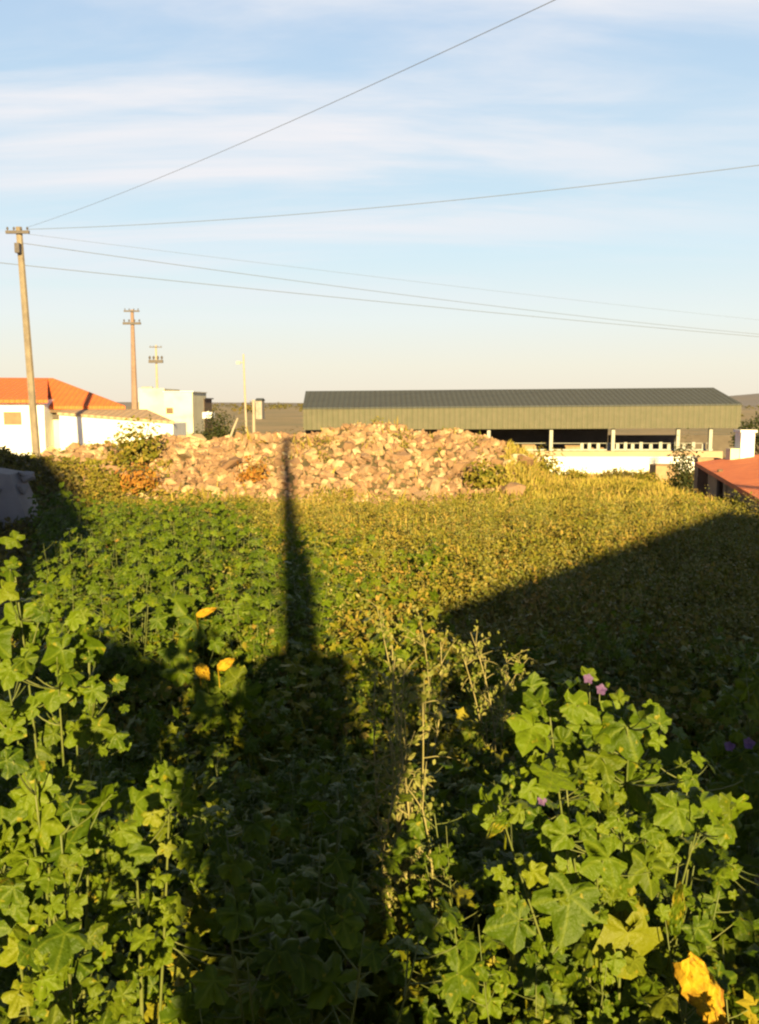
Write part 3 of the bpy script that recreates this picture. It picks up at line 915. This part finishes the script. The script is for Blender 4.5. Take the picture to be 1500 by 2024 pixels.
def explicit_mallow(label, base, stems, leaves, d0, group=None, jitter=.18, size_f=1.0, fill=2):
    """a mallow whose stems and leaves are each placed: leaves = (px, py, radius px, yellowness)"""
    root = thing('mallow_plant', label, 'plant', tuple(base), group)
    sb, fb = MB(), MB()
    lines = []
    for tpx, tpy, dd in stems:
        tp = P(tpx, tpy, d0 + dd)
        ln = bez(base, tp, ((tp[0] - base[0]) * .15, .05, .12), 14)
        lines.append(np.array(ln))
        sb.tube(ln, list(np.linspace(.0052, .0018, 14)), 6)
    allp = np.vstack(lines)
    pos, nrm, tip, siz, old = [], [], [], [], []
    for k, lf in enumerate(leaves):
        px, py, rp, ol = lf[:4]
        d_ = d0 + rng.uniform(-jitter, jitter) + (lf[4] if len(lf) > 4 else 0)
        p = P(px, py, d_)
        # nearest stem point somewhat below the leaf
        dist = np.linalg.norm((allp - p) * np.array([1, .6, 1]), axis=1) + np.where(allp[:, 2] > p[2] - .03, .25, 0)
        s_ = allp[np.argmin(dist)]
        out = p - s_; out[2] *= .3
        sb.tube(bez(s_, p, (0, 0, -.02), 6), [.0022, .002, .0018, .0016, .0015, .0014], 5)
        tp = out / (np.linalg.norm(out) + 1e-6) * .7 + rng.normal(size=3) * .55 + np.array([0, 0, -.35])
        sz_ = rp * d_ / F * 1.36 * size_f
        tp = tp / np.linalg.norm(tp)
        pos.append(p - tp * sz_ * .28); nrm.append(VIEW * .9 + rng.normal(size=3) * .26 + np.array([0, 0, .1])); tip.append(tp); siz.append(sz_); old.append(ol)
        for q_ in range(fill):
            off = rng.normal(size=3) * np.array([1, .5, 1]) * sz_ * .6 + np.array([0, .07, -sz_ * .3])
            sb.tube(bez(s_, p + off, (0, 0, -.02), 5), [.0018, .0016, .0014, .0013, .0012], 4, cap=False)
            pos.append(p + off); nrm.append(VIEW * .8 + rng.normal(size=3) * .38 + np.array([0, 0, .15])); tip.append(rng.normal(size=3) * .6 + np.array([0, 0, -.5])); siz.append(sz_ * rng.uniform(.45, .8)); old.append(ol * .5)
    add_leaves(fb, FINE, np.array(pos), np.array(nrm), np.array(tip), np.array(siz), old)
    # young small leaves round the tips
    for ln in lines:
        k = 6 + 8 * fill
        pp_ = ln[rng.integers(3, 14, k)] + rng.normal(size=(k, 3)) * .06
        add_leaves(fb, FINE, pp_, VIEW + rng.normal(size=(k, 3)) * .5, rng.normal(size=(k, 3)) + np.array([0, 0, .4]), rng.uniform(.018, .048, k), rng.uniform(0, .07, k))
    sb.build('stem', M['stem'], root, smooth=True)
    fb.build('foliage', M['mallow'], root, smooth=True)
    return root


def gp(x, y): return np.array([x, y, g(x, y)])


# the big lit mallow at the lower right
RM = [(1070, 1385, 38, 0), (1145, 1395, 42, 0), (1045, 1452, 54, 0), (1240, 1437, 60, 0), (1192, 1500, 48, .05), (1300, 1425, 26, 0), (1090, 1540, 44, 0),
      (975, 1588, 44, 0), (1255, 1560, 50, 0), (1325, 1605, 44, 0), (1402, 1602, 60, 0), (1180, 1562, 28, .1), (1222, 1618, 28, 0), (1105, 1646, 38, 0), (1192, 1702, 58, 0),
      (1122, 1712, 36, 0), (1290, 1715, 54, .05), (1062, 1732, 30, .15), (1125, 1800, 70, 0), (1240, 1792, 44, .3), (1015, 1812, 46, 0), (1250, 1868, 74, .22),
      (1382, 1842, 34, 0), (1088, 1925, 64, 0), (1262, 1962, 62, 0), (1200, 1992, 40, 0), (1155, 1872, 36, .05), (1050, 1565, 26, 0), (1370, 1540, 24, 0), (1430, 1650, 30, 0), (1330, 1960, 26, .1),
      (1165, 1455, 22, 0), (1290, 1650, 26, 0), (1215, 1745, 34, 0), (1060, 1865, 30, 0)]
rm = explicit_mallow('big sunlit mallow with broad lobed leaves and one withered yellow leaf', gp(.62, 2.15), [(1085, 1400, 0), (1245, 1440, .05), (1390, 1600, .05), (985, 1590, 0), (1180, 1690, -.1), (1120, 1560, 0)], RM, 2.1)
yb = MB(); crumpled(yb, P(1362, 1890, 1.9), P(1440, 2030, 1.85) - P(1362, 1890, 1.9), VIEW + np.array([.3, 0, .3]), .20, .055, 3); yb.build('withered_leaf', M['yellow'], rm)
yb = MB(); crumpled(yb, P(1005, 1605, 2.1), P(965, 1655, 2.05) - P(1005, 1605, 2.1), VIEW, .085, .022, 5); yb.build('withered_leaf', M['mallow'], rm)
flower(P(1070, 1583, 2.05), rm, .013)
yb = MB(); crumpled(yb, P(1335, 1850, 2.05), P(1350, 1755, 2.05) - P(1335, 1850, 2.05), VIEW, .13, .025, 8); yb.build('withered_leaf', M['mallow'], rm)

# lit mallows at the left edge
LM1 = [(25, 1505, 42, 0), (65, 1582, 58, 0), (122, 1655, 66, 0), (50, 1705, 54, 0), (22, 1625, 48, 0), (150, 1600, 34, 0), (62, 1792, 54, 0), (125, 1862, 60, 0), (152, 1915, 46, 0),
       (30, 1880, 46, .15), (82, 1950, 46, 0), (105, 2005, 46, 0), (15, 1765, 40, 0), (35, 1965, 42, .2), (95, 1735, 34, 0), (160, 1690, 30, 0), (-20, 1700, 60, 0), (-30, 1850, 60, 0), (100, 1560, 26, 0)]
explicit_mallow('sunlit mallow with large pale leaves at the lower left edge', gp(-.62, 1.62), [(70, 1570, 0), (120, 1650, 0), (-10, 1660, 0), (130, 1850, 0)], LM1, 1.5, jitter=.1, fill=2, size_f=.86)
LM2 = [(258, 1592, 55, 0), (318, 1572, 36, 0), (342, 1540, 44, 0), (265, 1692, 54, 0), (322, 1645, 32, .1), (325, 1525, 24, 0), (300, 1610, 26, .2), (190, 1768, 17, .6), (245, 1780, 30, 0), (330, 1680, 22, .2)]
explicit_mallow('small lit mallow sprig standing alone in the lower left shade', gp(-.55, 1.9), [(335, 1550, 0), (262, 1600, 0), (268, 1690, 0)], LM2, 1.9, jitter=.08, fill=2, size_f=.86)
LM3 = [(20, 1125, 30, 0), (30, 1215, 44, 0), (62, 1252, 36, 0), (112, 1292, 48, 0), (20, 1332, 38, 0), (175, 1278, 50, 0), (105, 1375, 40, 0), (152, 1450, 46, 0), (200, 1440, 40, .05), (52, 1312, 36, 0),
       (15, 1170, 30, .1), (140, 1340, 34, 0), (60, 1400, 30, 0), (20, 1440, 36, 0), (190, 1370, 30, 0), (85, 1210, 24, 0), (230, 1460, 30, 0), (-20, 1260, 50, 0), (-20, 1400, 50, 0), (145, 1225, 28, 0)]
explicit_mallow('tall lit mallow rising at the left edge below the dark bank', gp(-.78, 2.1), [(30, 1140, 0), (110, 1290, 0), (175, 1285, 0), (150, 1440, 0), (10, 1320, 0)], LM3, 2.0, jitter=.1, fill=2, size_f=.86)
LM4 = [(438, 1362, 48, 0), (408, 1388, 34, 0), (482, 1372, 36, 0), (425, 1420, 26, 0), (460, 1335, 26, .1), (395, 1350, 26, .1), (350, 1330, 34, 0), (360, 1290, 30, 0)]
m4 = explicit_mallow('lit mallow with two withered yellow leaves before the pole shadow', gp(-.85, 4.8), [(440, 1350, 0), (405, 1340, 0), (470, 1360, 0)], LM4, 4.7, jitter=.15, fill=2)
yb = MB(); crumpled(yb, P(430, 1320, 4.5), P(465, 1300, 4.5) - P(430, 1320, 4.5), VIEW, .10, .035, 11); yb.build('withered_leaf', M['yellow'], m4)
yb = MB(); crumpled(yb, P(392, 1315, 4.5), P(415, 1345, 4.5) - P(392, 1315, 4.5), VIEW, .10, .04, 12); yb.build('withered_leaf', M['yellow'], m4)
LM5 = [(1478, 1368, 34, .05), (1455, 1398, 20, 0), (1492, 1410, 24, 0), (1500, 1350, 30, 0)]
m5 = explicit_mallow('mallow sprig with a lit top leaf at the right edge', gp(1.32, 2.9), [(1480, 1375, 0), (1470, 1480, 0)], LM5 + [(1440, 1560, 40, 0), (1490, 1600, 44, 0), (1470, 1500, 34, 0)], 2.85, jitter=.08)
flower(P(1478, 1470, 2.7), m5, .022); flower(P(1440, 1476, 2.75), m5, .020)
m6 = explicit_mallow('shaded mallow topped by two purple flowers behind the big mallow', gp(.85, 3.2), [(1185, 1370, 0), (1165, 1350, 0), (1260, 1420, 0)], [(1210, 1420, 34, 0), (1150, 1440, 36, 0), (1280, 1440, 40, 0), (1330, 1500, 44, 0), (1120, 1500, 40, 0)], 3.15)
flower(P(1162, 1342, 3.1), m6, .021); flower(P(1187, 1364, 3.08), m6, .022)
m7 = explicit_mallow('sunlit mallow with a bright yellow leaf left of the pole shadow', gp(-1.3, 6.6), [(400, 1200, 0), (430, 1190, 0), (350, 1180, 0)], [(380, 1235, 30, 0), (440, 1240, 28, 0), (350, 1190, 32, 0), (330, 1230, 30, 0), (420, 1270, 26, 0), (470, 1210, 26, 0)], 6.5, fill=2)
yb = MB(); crumpled(yb, P(388, 1215, 6.2), P(438, 1196, 6.2) - P(388, 1215, 6.2), VIEW, .15, .035, 14); yb.build('withered_leaf', M['yellow'], m7)


def random_mallow(seed, H, nst, nlf, size):
    r_ = np.random.default_rng(seed)
    sb, fb = MB(), MB()
    pos, nrm, tip, siz, old = [], [], [], [], []
    for s_ in range(nst):
        w = 2 * math.pi * (s_ + r_.random()) / nst
        top_ = np.array([math.cos(w) * H * r_.uniform(.12, .42), math.sin(w) * H * r_.uniform(.12, .42), H * r_.uniform(.72, 1.05)])
        ln = np.array(bez((0, 0, 0), top_, (top_[0] * .25, top_[1] * .25, -.05), 10))
        sb.tube(ln, list(np.linspace(.0048, .0016, 10)), 5)
        for k in range(nlf):
            t = r_.uniform(.12, 1.0); i = min(int(t * 9), 8); p0 = ln[i] + (ln[i + 1] - ln[i]) * (t * 9 - i)
            wa = r_.uniform(0, 2 * math.pi); L = r_.uniform(.06, .17) * (1.25 - .55 * t)
            out = np.array([math.cos(wa), math.sin(wa), r_.uniform(.1, .8)])
            p = p0 + out * L
            sb.tube(bez(p0, p, (0, 0, -.015), 4), [.002, .0018, .0016, .0014], 4, cap=False)
            pos.append(p); nrm.append(np.array([0.05, -.45, .75]) + out * .45 + r_.normal(size=3) * .3); tip.append(out + np.array([0, 0, -.8])); siz.append(size * r_.uniform(.55, 1.1) * (1.15 - .4 * t)); old.append(max(0, r_.normal() * .10 - .08))
    add_leaves(fb, FINE, np.array(pos), np.array(nrm), np.array(tip), np.array(siz), old)
    return sb, fb


protos = []
for i, (H, ns, nl, sz) in enumerate(((.95, 6, 17, .078), (.8, 7, 15, .068), (1.05, 6, 18, .082), (.7, 7, 14, .072))):
    sb, fb = random_mallow(40 + i, H, ns, nl, sz)
    s_o, f_o = sb.build('stem', M['stem'], smooth=True), fb.build('foliage', M['mallow'], smooth=True)
    protos.append((s_o.data, f_o.data, H))
    bpy.data.objects.remove(s_o); bpy.data.objects.remove(f_o)


def place_mallow(x, y, k, sc, rz, label, group):
    root = thing('mallow_plant', label, 'plant', (x, y, g(x, y) - .03), group, rz)
    root.scale = (sc, sc, sc)
    for nm, me in (('stem', protos[k][0]), ('foliage', protos[k][1])):
        c_ = bpy.data.objects.new(nm, me); COL.objects.link(c_); c_.parent = root
    return root


# thicket in the shade, close to the camera
spots = []
tries = 0
while len(spots) < 70 and tries < 8000:
    tries += 1
    y = random.uniform(1.5, 6.2); x = random.uniform(-.52, .52) * y + random.uniform(-.2, .2)
    if 725 < 750 + x / y * F < 870 and 1.6 < y < 3.6: continue
    if any((x - a) ** 2 + (y - b_) ** 2 < (.30 + .03 * y) ** 2 for a, b_ in spots): continue
    spots.append((x, y))
for i, (x, y) in enumerate(spots):
    # the nearest plants stay below the sunlit slots
    hmax = CAMZ - .36 * y - .03
    want = random.uniform(.62, .95)
    k = i % 4
    top_z = min(want, max(.42, hmax - g(x, y) - .12))
    place_mallow(x, y, k, top_z / protos[k][2], random.uniform(-.8, .8), 'dark green mallow crowded in the shaded foreground thicket', 'mallows in the shaded foreground thicket')
# sunlit mallows in the middle distance, left of the pole shadow
spots2 = []
tries = 0
while len(spots2) < 95 and tries < 9000:
    tries += 1
    y = random.uniform(6.0, 13.5); px = random.uniform(110, 590)
    if y > 10 and px > 450: continue
    x = (px - 750) / F * y
    if any((x - a) ** 2 + (y - b_) ** 2 < .36 ** 2 for a, b_ in spots2): continue
    spots2.append((x, y))
for i, (x, y) in enumerate(spots2):
    k = i % 4
    place_mallow(x, y, k, random.uniform(.6, 1.0) / protos[k][2], random.uniform(-.6, .6), 'sunlit mallow in the green patch left of the pole shadow', 'mallows in the sunlit green patch')

# ------------------------------------------------------------------ ground cover that nobody could count
def cover(name, label, m, n_cl, region, tpl, per, hgt, rad, size, seed, oldness=0.15, up=.5, dens=None):
    """low plants scattered as domes of small leaves; one object"""
    r_ = np.random.default_rng(seed)
    mb = MB()
    y0, y1, p0, p1 = region
    y_ = np.sqrt(r_.uniform(y0 ** 2, y1 ** 2, n_cl)); px_ = r_.uniform(p0, p1, n_cl)
    x_ = (px_ - 750) / F * y_
    if dens is not None:
        kp = r_.random(n_cl) < dens(x_, y_, px_); x_, y_ = x_[kp], y_[kp]
    z_ = terrain(x_, y_)
    nn = len(x_)
    hh = hgt * (1 - .35 * smooth(13, 18, y_) * (y_ < 60)) * r_.uniform(.5, 1.25, nn) * (1 + .35 * wob(x_, y_, 1.9, seed))
    rr = rad * r_.uniform(.6, 1.3, nn)
    w = r_.uniform(0, 2 * math.pi, (nn, per)); q = np.sqrt(r_.random((nn, per)))
    zf = r_.random((nn, per)) ** .6
    pos = np.stack([x_[:, None] + np.cos(w) * q * rr[:, None], y_[:, None] + np.sin(w) * q * rr[:, None], z_[:, None] + hh[:, None] * zf * (1 - .5 * q ** 2)], -1).reshape(-1, 3)
    outw = np.stack([np.cos(w) * q, np.sin(w) * q, np.zeros_like(w)], -1).reshape(-1, 3)
    k = len(pos)
    nrm = np.array([0.03, -.45, .6]) + outw * .5 + r_.normal(size=(k, 3)) * .45
    tip = outw + r_.normal(size=(k, 3)) * .5 + np.array([0, 0, up])
    pl_old = np.clip(r_.normal(size=nn) * .25 + oldness, 0, 1)
    old = np.clip(np.repeat(pl_old, per) + r_.normal(size=k) * .1, 0, 1)
    sz = size * r_.uniform(.5, 1.25, k)
    add_leaves(mb, tpl, pos, nrm, tip, sz, old)
    o = mb.build(name, m, kind='stuff'); tag(o, label, 'vegetation')
    return o


def grass(name, label, m, n_bl, region, hgt, seed, oldness=.2, dens=None, wid=1.0):
    r_ = np.random.default_rng(seed)
    mb = MB()
    y0, y1, p0, p1 = region
    y_ = np.sqrt(r_.uniform(y0 ** 2, y1 ** 2, n_bl)); px_ = r_.uniform(p0, p1, n_bl)
    x_ = (px_ - 750) / F * y_
    if dens is not None:
        kp = r_.random(n_bl) < dens(x_, y_, px_); x_, y_ = x_[kp], y_[kp]
    k = len(x_)
    pos = np.stack([x_, y_, terrain(x_, y_) - .01], -1)
    tip = np.array([0, 0, 1.0]) + r_.normal(size=(k, 3)) * .38
    nrm = np.array([0, -1.0, .25]) + r_.normal(size=(k, 3)) * .5
    sz = hgt * r_.uniform(.45, 1.2, k) * (1 + .4 * wob(x_, y_, 1.4, seed))
    V, T, R = BLADE
    Vw = V * np.array([wid, 1, 1])
    old = np.clip(r_.normal(size=k) * .2 + oldness + .25 * wob(x_, y_, .9, seed + 3), 0, 1)
    add_leaves(mb, (Vw, T, R), pos, nrm, tip, sz, old)
    o = mb.build(name, m, kind='stuff'); tag(o, label, 'vegetation')
    return o


def heapfree(x, y, px):
    d = np.ones_like(x)
    in_heap = (y > FRONT + .35 + .25 * np.sin(px * .021)) & (px > 300) & (px < 1030)
    return np.where(in_heap, 0.03, np.where((y > FRONT + .8) & (px > 85) & (px <= 300), .05, d))


cover('mallow_cover', 'low mallow leaves covering the middle of the field', M['mallow'], 1900, (6, 14, 60, 900), SMALL, 26, .42, .28, .075, 11, .1, -.2, lambda x, y, px: np.clip(1.2 - (px - 450) / 450 - smooth(10, 14, y) * .6, .05, 1))
cover('weed_cover', 'mixed low weeds covering the field before the heap', M['weed'], 5600, (5, 24, -30, 1530), OVAL, 40, .36, .22, .06, 12, .16, .35, heapfree)
cover('thicket_cover', 'dark undergrowth filling gaps below the foreground mallows', M['mallow'], 800, (1.7, 7, -60, 1560), SMALL, 24, .46, .26, .06, 13, .03, -.2)
cover('shaded_herb_cover', 'fine green herbs in the shade of the right field', M['weed'], 1800, (4, 13, 780, 1540), OVAL, 40, .34, .2, .05, 14, .03, .4)
grass('dry_grass', 'dry straw-coloured grass in front of the rubble heap', M['dry'], 42000, (8, 22.5, 330, 1420), .30, 15, .35, lambda x, y, px: heapfree(x, y, px) * np.clip(.25 + .75 * smooth(450, 620, px) - .2 * smooth(7, 12, 20 - y), .1, 1) * np.clip(.55 + .8 * wob(x, y, .8, 4.0), .08, 1), .7)
grass('bank_grass', 'sunlit yellow grass on the bank right of the heap', M['dry'], 22000, (17, 24, 1000, 1400), .26, 16, .1, None, .8)
grass('green_grass', 'green grass growing between the field weeds', M['weed'], 30000, (5, 23, -30, 1530), .28, 17, .15, lambda x, y, px: heapfree(x, y, px) * np.clip((px - 350) / 300, .12, 1), .6)
grass('slope_grass', 'rough tan grass on the slope down to the barn yard', M['dry'], 16000, (30, 58, 380, 1560), .35, 18, .5, None, 1.6)
cover('bank_weeds', 'coarse dark weeds over the shaded bank at the left', M['olive_leaf'], 520, (11, 20, -60, 130), OVAL, 26, .34, .24, .10, 19, .3, .3)
cover('heap_weeds', 'green weeds growing over the left end of the heap', M['weed'], 40, (18.5, 20.8, 90, 330), OVAL, 28, .34, .25, .10, 20, .15, .4)


cover('tall_weeds', 'taller weed clumps scattered over the sunlit field', M['weed'], 300, (6, 18, 380, 1500), OVAL, 80, .70, .28, .055, 31, .12, .6, heapfree)
cover('distant_trees', 'scattered dark trees and hedges on the far plain', M['olive_leaf'], 260, (240, 1500, 330, 1560), OVAL, 26, 3.4, 4.2, 1.7, 33, .1, .3)


# ------------------------------------------------------------------ wispy tall weeds, rust docks, shrubs
def wispy(label, base, tips, d, group=None, seed=1, m=None):
    root = thing('wispy_weed', label, 'plant', tuple(base), group)
    sb, fb = MB(), MB()
    r_ = np.random.default_rng(seed)
    for (px, py) in tips:
        tp = P(px, py, d + r_.uniform(-.15, .15))
        ln = np.array(bez(base, tp, r_.normal(size=3) * .06 + np.array([0, 0, .05]), 14))
        sb.tube(ln, list(np.linspace(.006, .002, 14)), 5)
        for k in range(16):
            i = r_.integers(3, 14); p0 = ln[i]
            out = r_.normal(size=3) * .5 + np.array([0, -.1, .4]); L = r_.uniform(.05, .16)
            p = p0 + out / np.linalg.norm(out) * L
            sb.tube(bez(p0, p, (0, 0, .02), 4), [.0022, .002, .0016, .0012], 4, cap=False)
            n_ = 5
            pp2 = p0 + (p - p0) * r_.uniform(.4, 1.05, (n_, 1)) + r_.normal(size=(n_, 3)) * .012
            add_leaves(fb, OVAL, pp2, VIEW + r_.normal(size=(n_, 3)) * .6, r_.normal(size=(n_, 3)) + out, r_.uniform(.014, .034, n_), r_.uniform(.0, .5, n_))
    sb.build('stem', M['dry_stem'], root, smooth=True)
    fb.build('foliage', m or M['weed'], root)


wispy('tall pale wispy weed lit in the middle of the shaded foreground', gp(.09, 2.95), [(742, 1330), (775, 1275), (800, 1310), (835, 1390), (764, 1420), (792, 1480), (815, 1540), (775, 1370), (800, 1400), (785, 1560), (765, 1620), (835, 1600)], 2.9, seed=5, m=M['pale'])
wispy('thin branching weed catching light at the shadow edge', gp(.60, 4.6), [(930, 1250), (960, 1300), (1000, 1310), (905, 1270), (1045, 1300)], 4.5, seed=6, m=M['pale'])
cover('feathery_weeds', 'fine feathery weeds with tiny pale leaves rising over the field', M['pale'], 1100, (5, 17.5, 430, 1500), OVAL, 46, .72, .10, .026, 41, .3, .5, heapfree)
wispy('small wispy weed behind the tall pale one', gp(.2, 4.4), [(745, 1200), (830, 1225), (870, 1260)], 4.6, seed=7, m=M['pale'])


def tuft(name, label, px, py, d, rad, hgt, m, n_, size, seed, cat='plant', tpl=OVAL, group=None):
    """compact clump of leaves with a short branched stem"""
    r_ = np.random.default_rng(seed)
    c = P(px, py, d); x, y = c[0], c[1]; z0 = g(x, y)
    root = thing(name, label, cat, (x, y, z0), group)
    fb, sb = MB(), MB()
    w = r_.uniform(0, 2 * math.pi, n_); el = np.arcsin(r_.uniform(-.1, 1, n_)); q = r_.uniform(.45, 1.05, n_)
    lump = 1 + .28 * np.sin(w * 3 + seed) * np.cos(el * 4 + seed)
    pos = np.stack([x + np.cos(w) * np.cos(el) * rad * q * lump, y + np.sin(w) * np.cos(el) * rad * q * lump, z0 + hgt * .12 + hgt * .88 * np.maximum(np.sin(el), -.05) * q * lump], -1)
    o_ = pos - np.array([x, y, z0 + hgt * .3])
    add_leaves(fb, tpl, pos, o_ / np.linalg.norm(o_, axis=1)[:, None] + r_.normal(size=(n_, 3)) * .5 + np.array([0, -.2, .2]), r_.normal(size=(n_, 3)) + np.array([0, 0, .3]), size * r_.uniform(.5, 1.2, n_), np.clip(r_.normal(size=n_) * .25 + .1, 0, 1))
    for k in range(7):
        e_ = pos[r_.integers(0, n_)]
        sb.tube(bez((x, y, z0 - .05), e_, (0, 0, .05), 6), list(np.linspace(max(.008, hgt * .025), .004, 6)), 5)
    sb.build('stem', M['bark'] if hgt > 1.2 else M['dry_stem'], root, smooth=True)
    fb.build('foliage', m, root)
    return root


tuft('dock_plant', 'rust-orange dock clump beside the dark bank', 215, 1075, 10.8, .38, .55, M['rust'], 420, .09, 1)
tuft('dock_plant', 'smaller rust-orange dock below the larger rust clump', 222, 1122, 9.4, .24, .42, M['rust'], 220, .08, 2)
tuft('dock_plant', 'orange withered weed at the left foot of the heap', 275, 955, 18.8, .5, .55, M['rust'], 360, .11, 3)
tuft('dock_plant', 'orange-brown weed among the stones left of the pole shadow', 500, 935, 19.6, .38, .5, M['rust'], 260, .10, 4)
tuft('green_shrub', 'round green bush growing on the left end of the heap', 272, 905, 20.6, .62, .95, M['weed'], 900, .12, 5, 'shrub')
tuft('yellow_weed', 'yellowish weed clump at the base of the left pole', 50, 880, 27, .8, .8, M['weed'], 800, .14, 6, 'plant')
tuft('yellow_weed', 'golden weed clump on the crest right of the left pole', 165, 872, 25.5, .45, .55, M['dry'], 700, .13, 7, 'plant')
tuft('yellow_weed', 'green weed clump between the left pole and the heap', 118, 885, 26, .5, .6, M['weed'], 600, .13, 8, 'plant')
tuft('dark_bush', 'large dark bush beside the cream outbuilding', 432, 872, 46, 1.0, 2.35, M['dark_leaf'], 2600, .16, 9, 'bush')
tuft('dark_bush', 'low dark bush below the small white container', 398, 872, 46.5, .8, 1.35, M['dark_leaf'], 1400, .15, 10, 'bush')
tuft('olive_bush', 'low olive bush just beyond the middle of the heap', 545, 862, 36, .65, 1.4, M['olive_leaf'], 1100, .13, 11, 'bush')
tuft('olive_bush', 'olive bush against the left end of the barn', 585, 858, 40, .5, 1.7, M['olive_leaf'], 900, .13, 12, 'bush')
tuft('olive_bush', 'brownish bush below the slender lamp pole', 478, 868, 50, .6, 1.6, M['olive_leaf'], 900, .14, 22, 'bush')
tuft('dark_bush', 'dark round bush in front of the feed trough', 1350, 975, 38, .72, 2.3, M['dark_leaf'], 1800, .14, 13, 'bush')
tuft('green_shrub', 'green shrub before the right part of the low white wall', 1275, 950, 46, .8, .7, M['weed'], 900, .14, 14, 'shrub')
tuft('green_shrub', 'leafy shrub before the left part of the low white wall', 1135, 950, 48, .9, .62, M['weed'], 900, .14, 24, 'shrub')
tuft('green_shrub', 'pale green shrub before the middle of the low white wall', 1225, 950, 48, 1.2, .62, M['olive_leaf'], 900, .14, 25, 'shrub')
tuft('green_shrub', 'shrub at the right foot of the rubble heap', 1075, 935, 27, .7, 1.15, M['weed'], 900, .12, 15, 'shrub')
tuft('green_shrub', 'dark green weed clump low at the right end of the heap', 960, 975, 19.3, .5, .55, M['weed'], 700, .11, 16, 'shrub')


def tree(label, px, d, H, crown_r, m, n_, size, seed):
    r_ = np.random.default_rng(seed)
    x = (px - 750) / F * d; z0 = g(x, d)
    root = thing('leafy_tree', label, 'tree', (x, d, z0))
    tr, cr2 = MB(), MB()
    tr.tube([(x, d, z0 - .2), (x + .08, d, z0 + H * .3), (x, d + .05, z0 + H * .6)], [.2, .15, .09], 8)
    cents = []
    for k in range(9):
        w = r_.uniform(0, 6.28); e_ = np.array([x + math.cos(w) * crown_r * r_.uniform(.3, .85), d + math.sin(w) * crown_r * r_.uniform(.3, .85), z0 + H * r_.uniform(.5, .92)])
        tr.tube(bez((x, d, z0 + H * r_.uniform(.25, .5)), e_, (0, 0, .1), 6), list(np.linspace(.08, .02, 6)), 6); cents.append(e_)
    for c in cents:
        k = n_ // 9
        v = r_.normal(size=(k, 3)); v /= np.linalg.norm(v, axis=1)[:, None]
        pos = c + v * crown_r * .5 * r_.uniform(.4, 1.1, (k, 1)) * np.array([1, 1, .8])
        add_leaves(cr2, OVAL, pos, v + r_.normal(size=(k, 3)) * .5, r_.normal(size=(k, 3)), size * r_.uniform(.6, 1.2, k), np.clip(r_.normal(size=k) * .2, 0, 1))
    tr.build('trunk', M['bark'], root, smooth=True); cr2.build('crown', m, root)


tree('dark tree rising behind the shed at the right edge', 1500, 48, 3.6, 1.5, M['dark_leaf'], 3600, .16, 31)
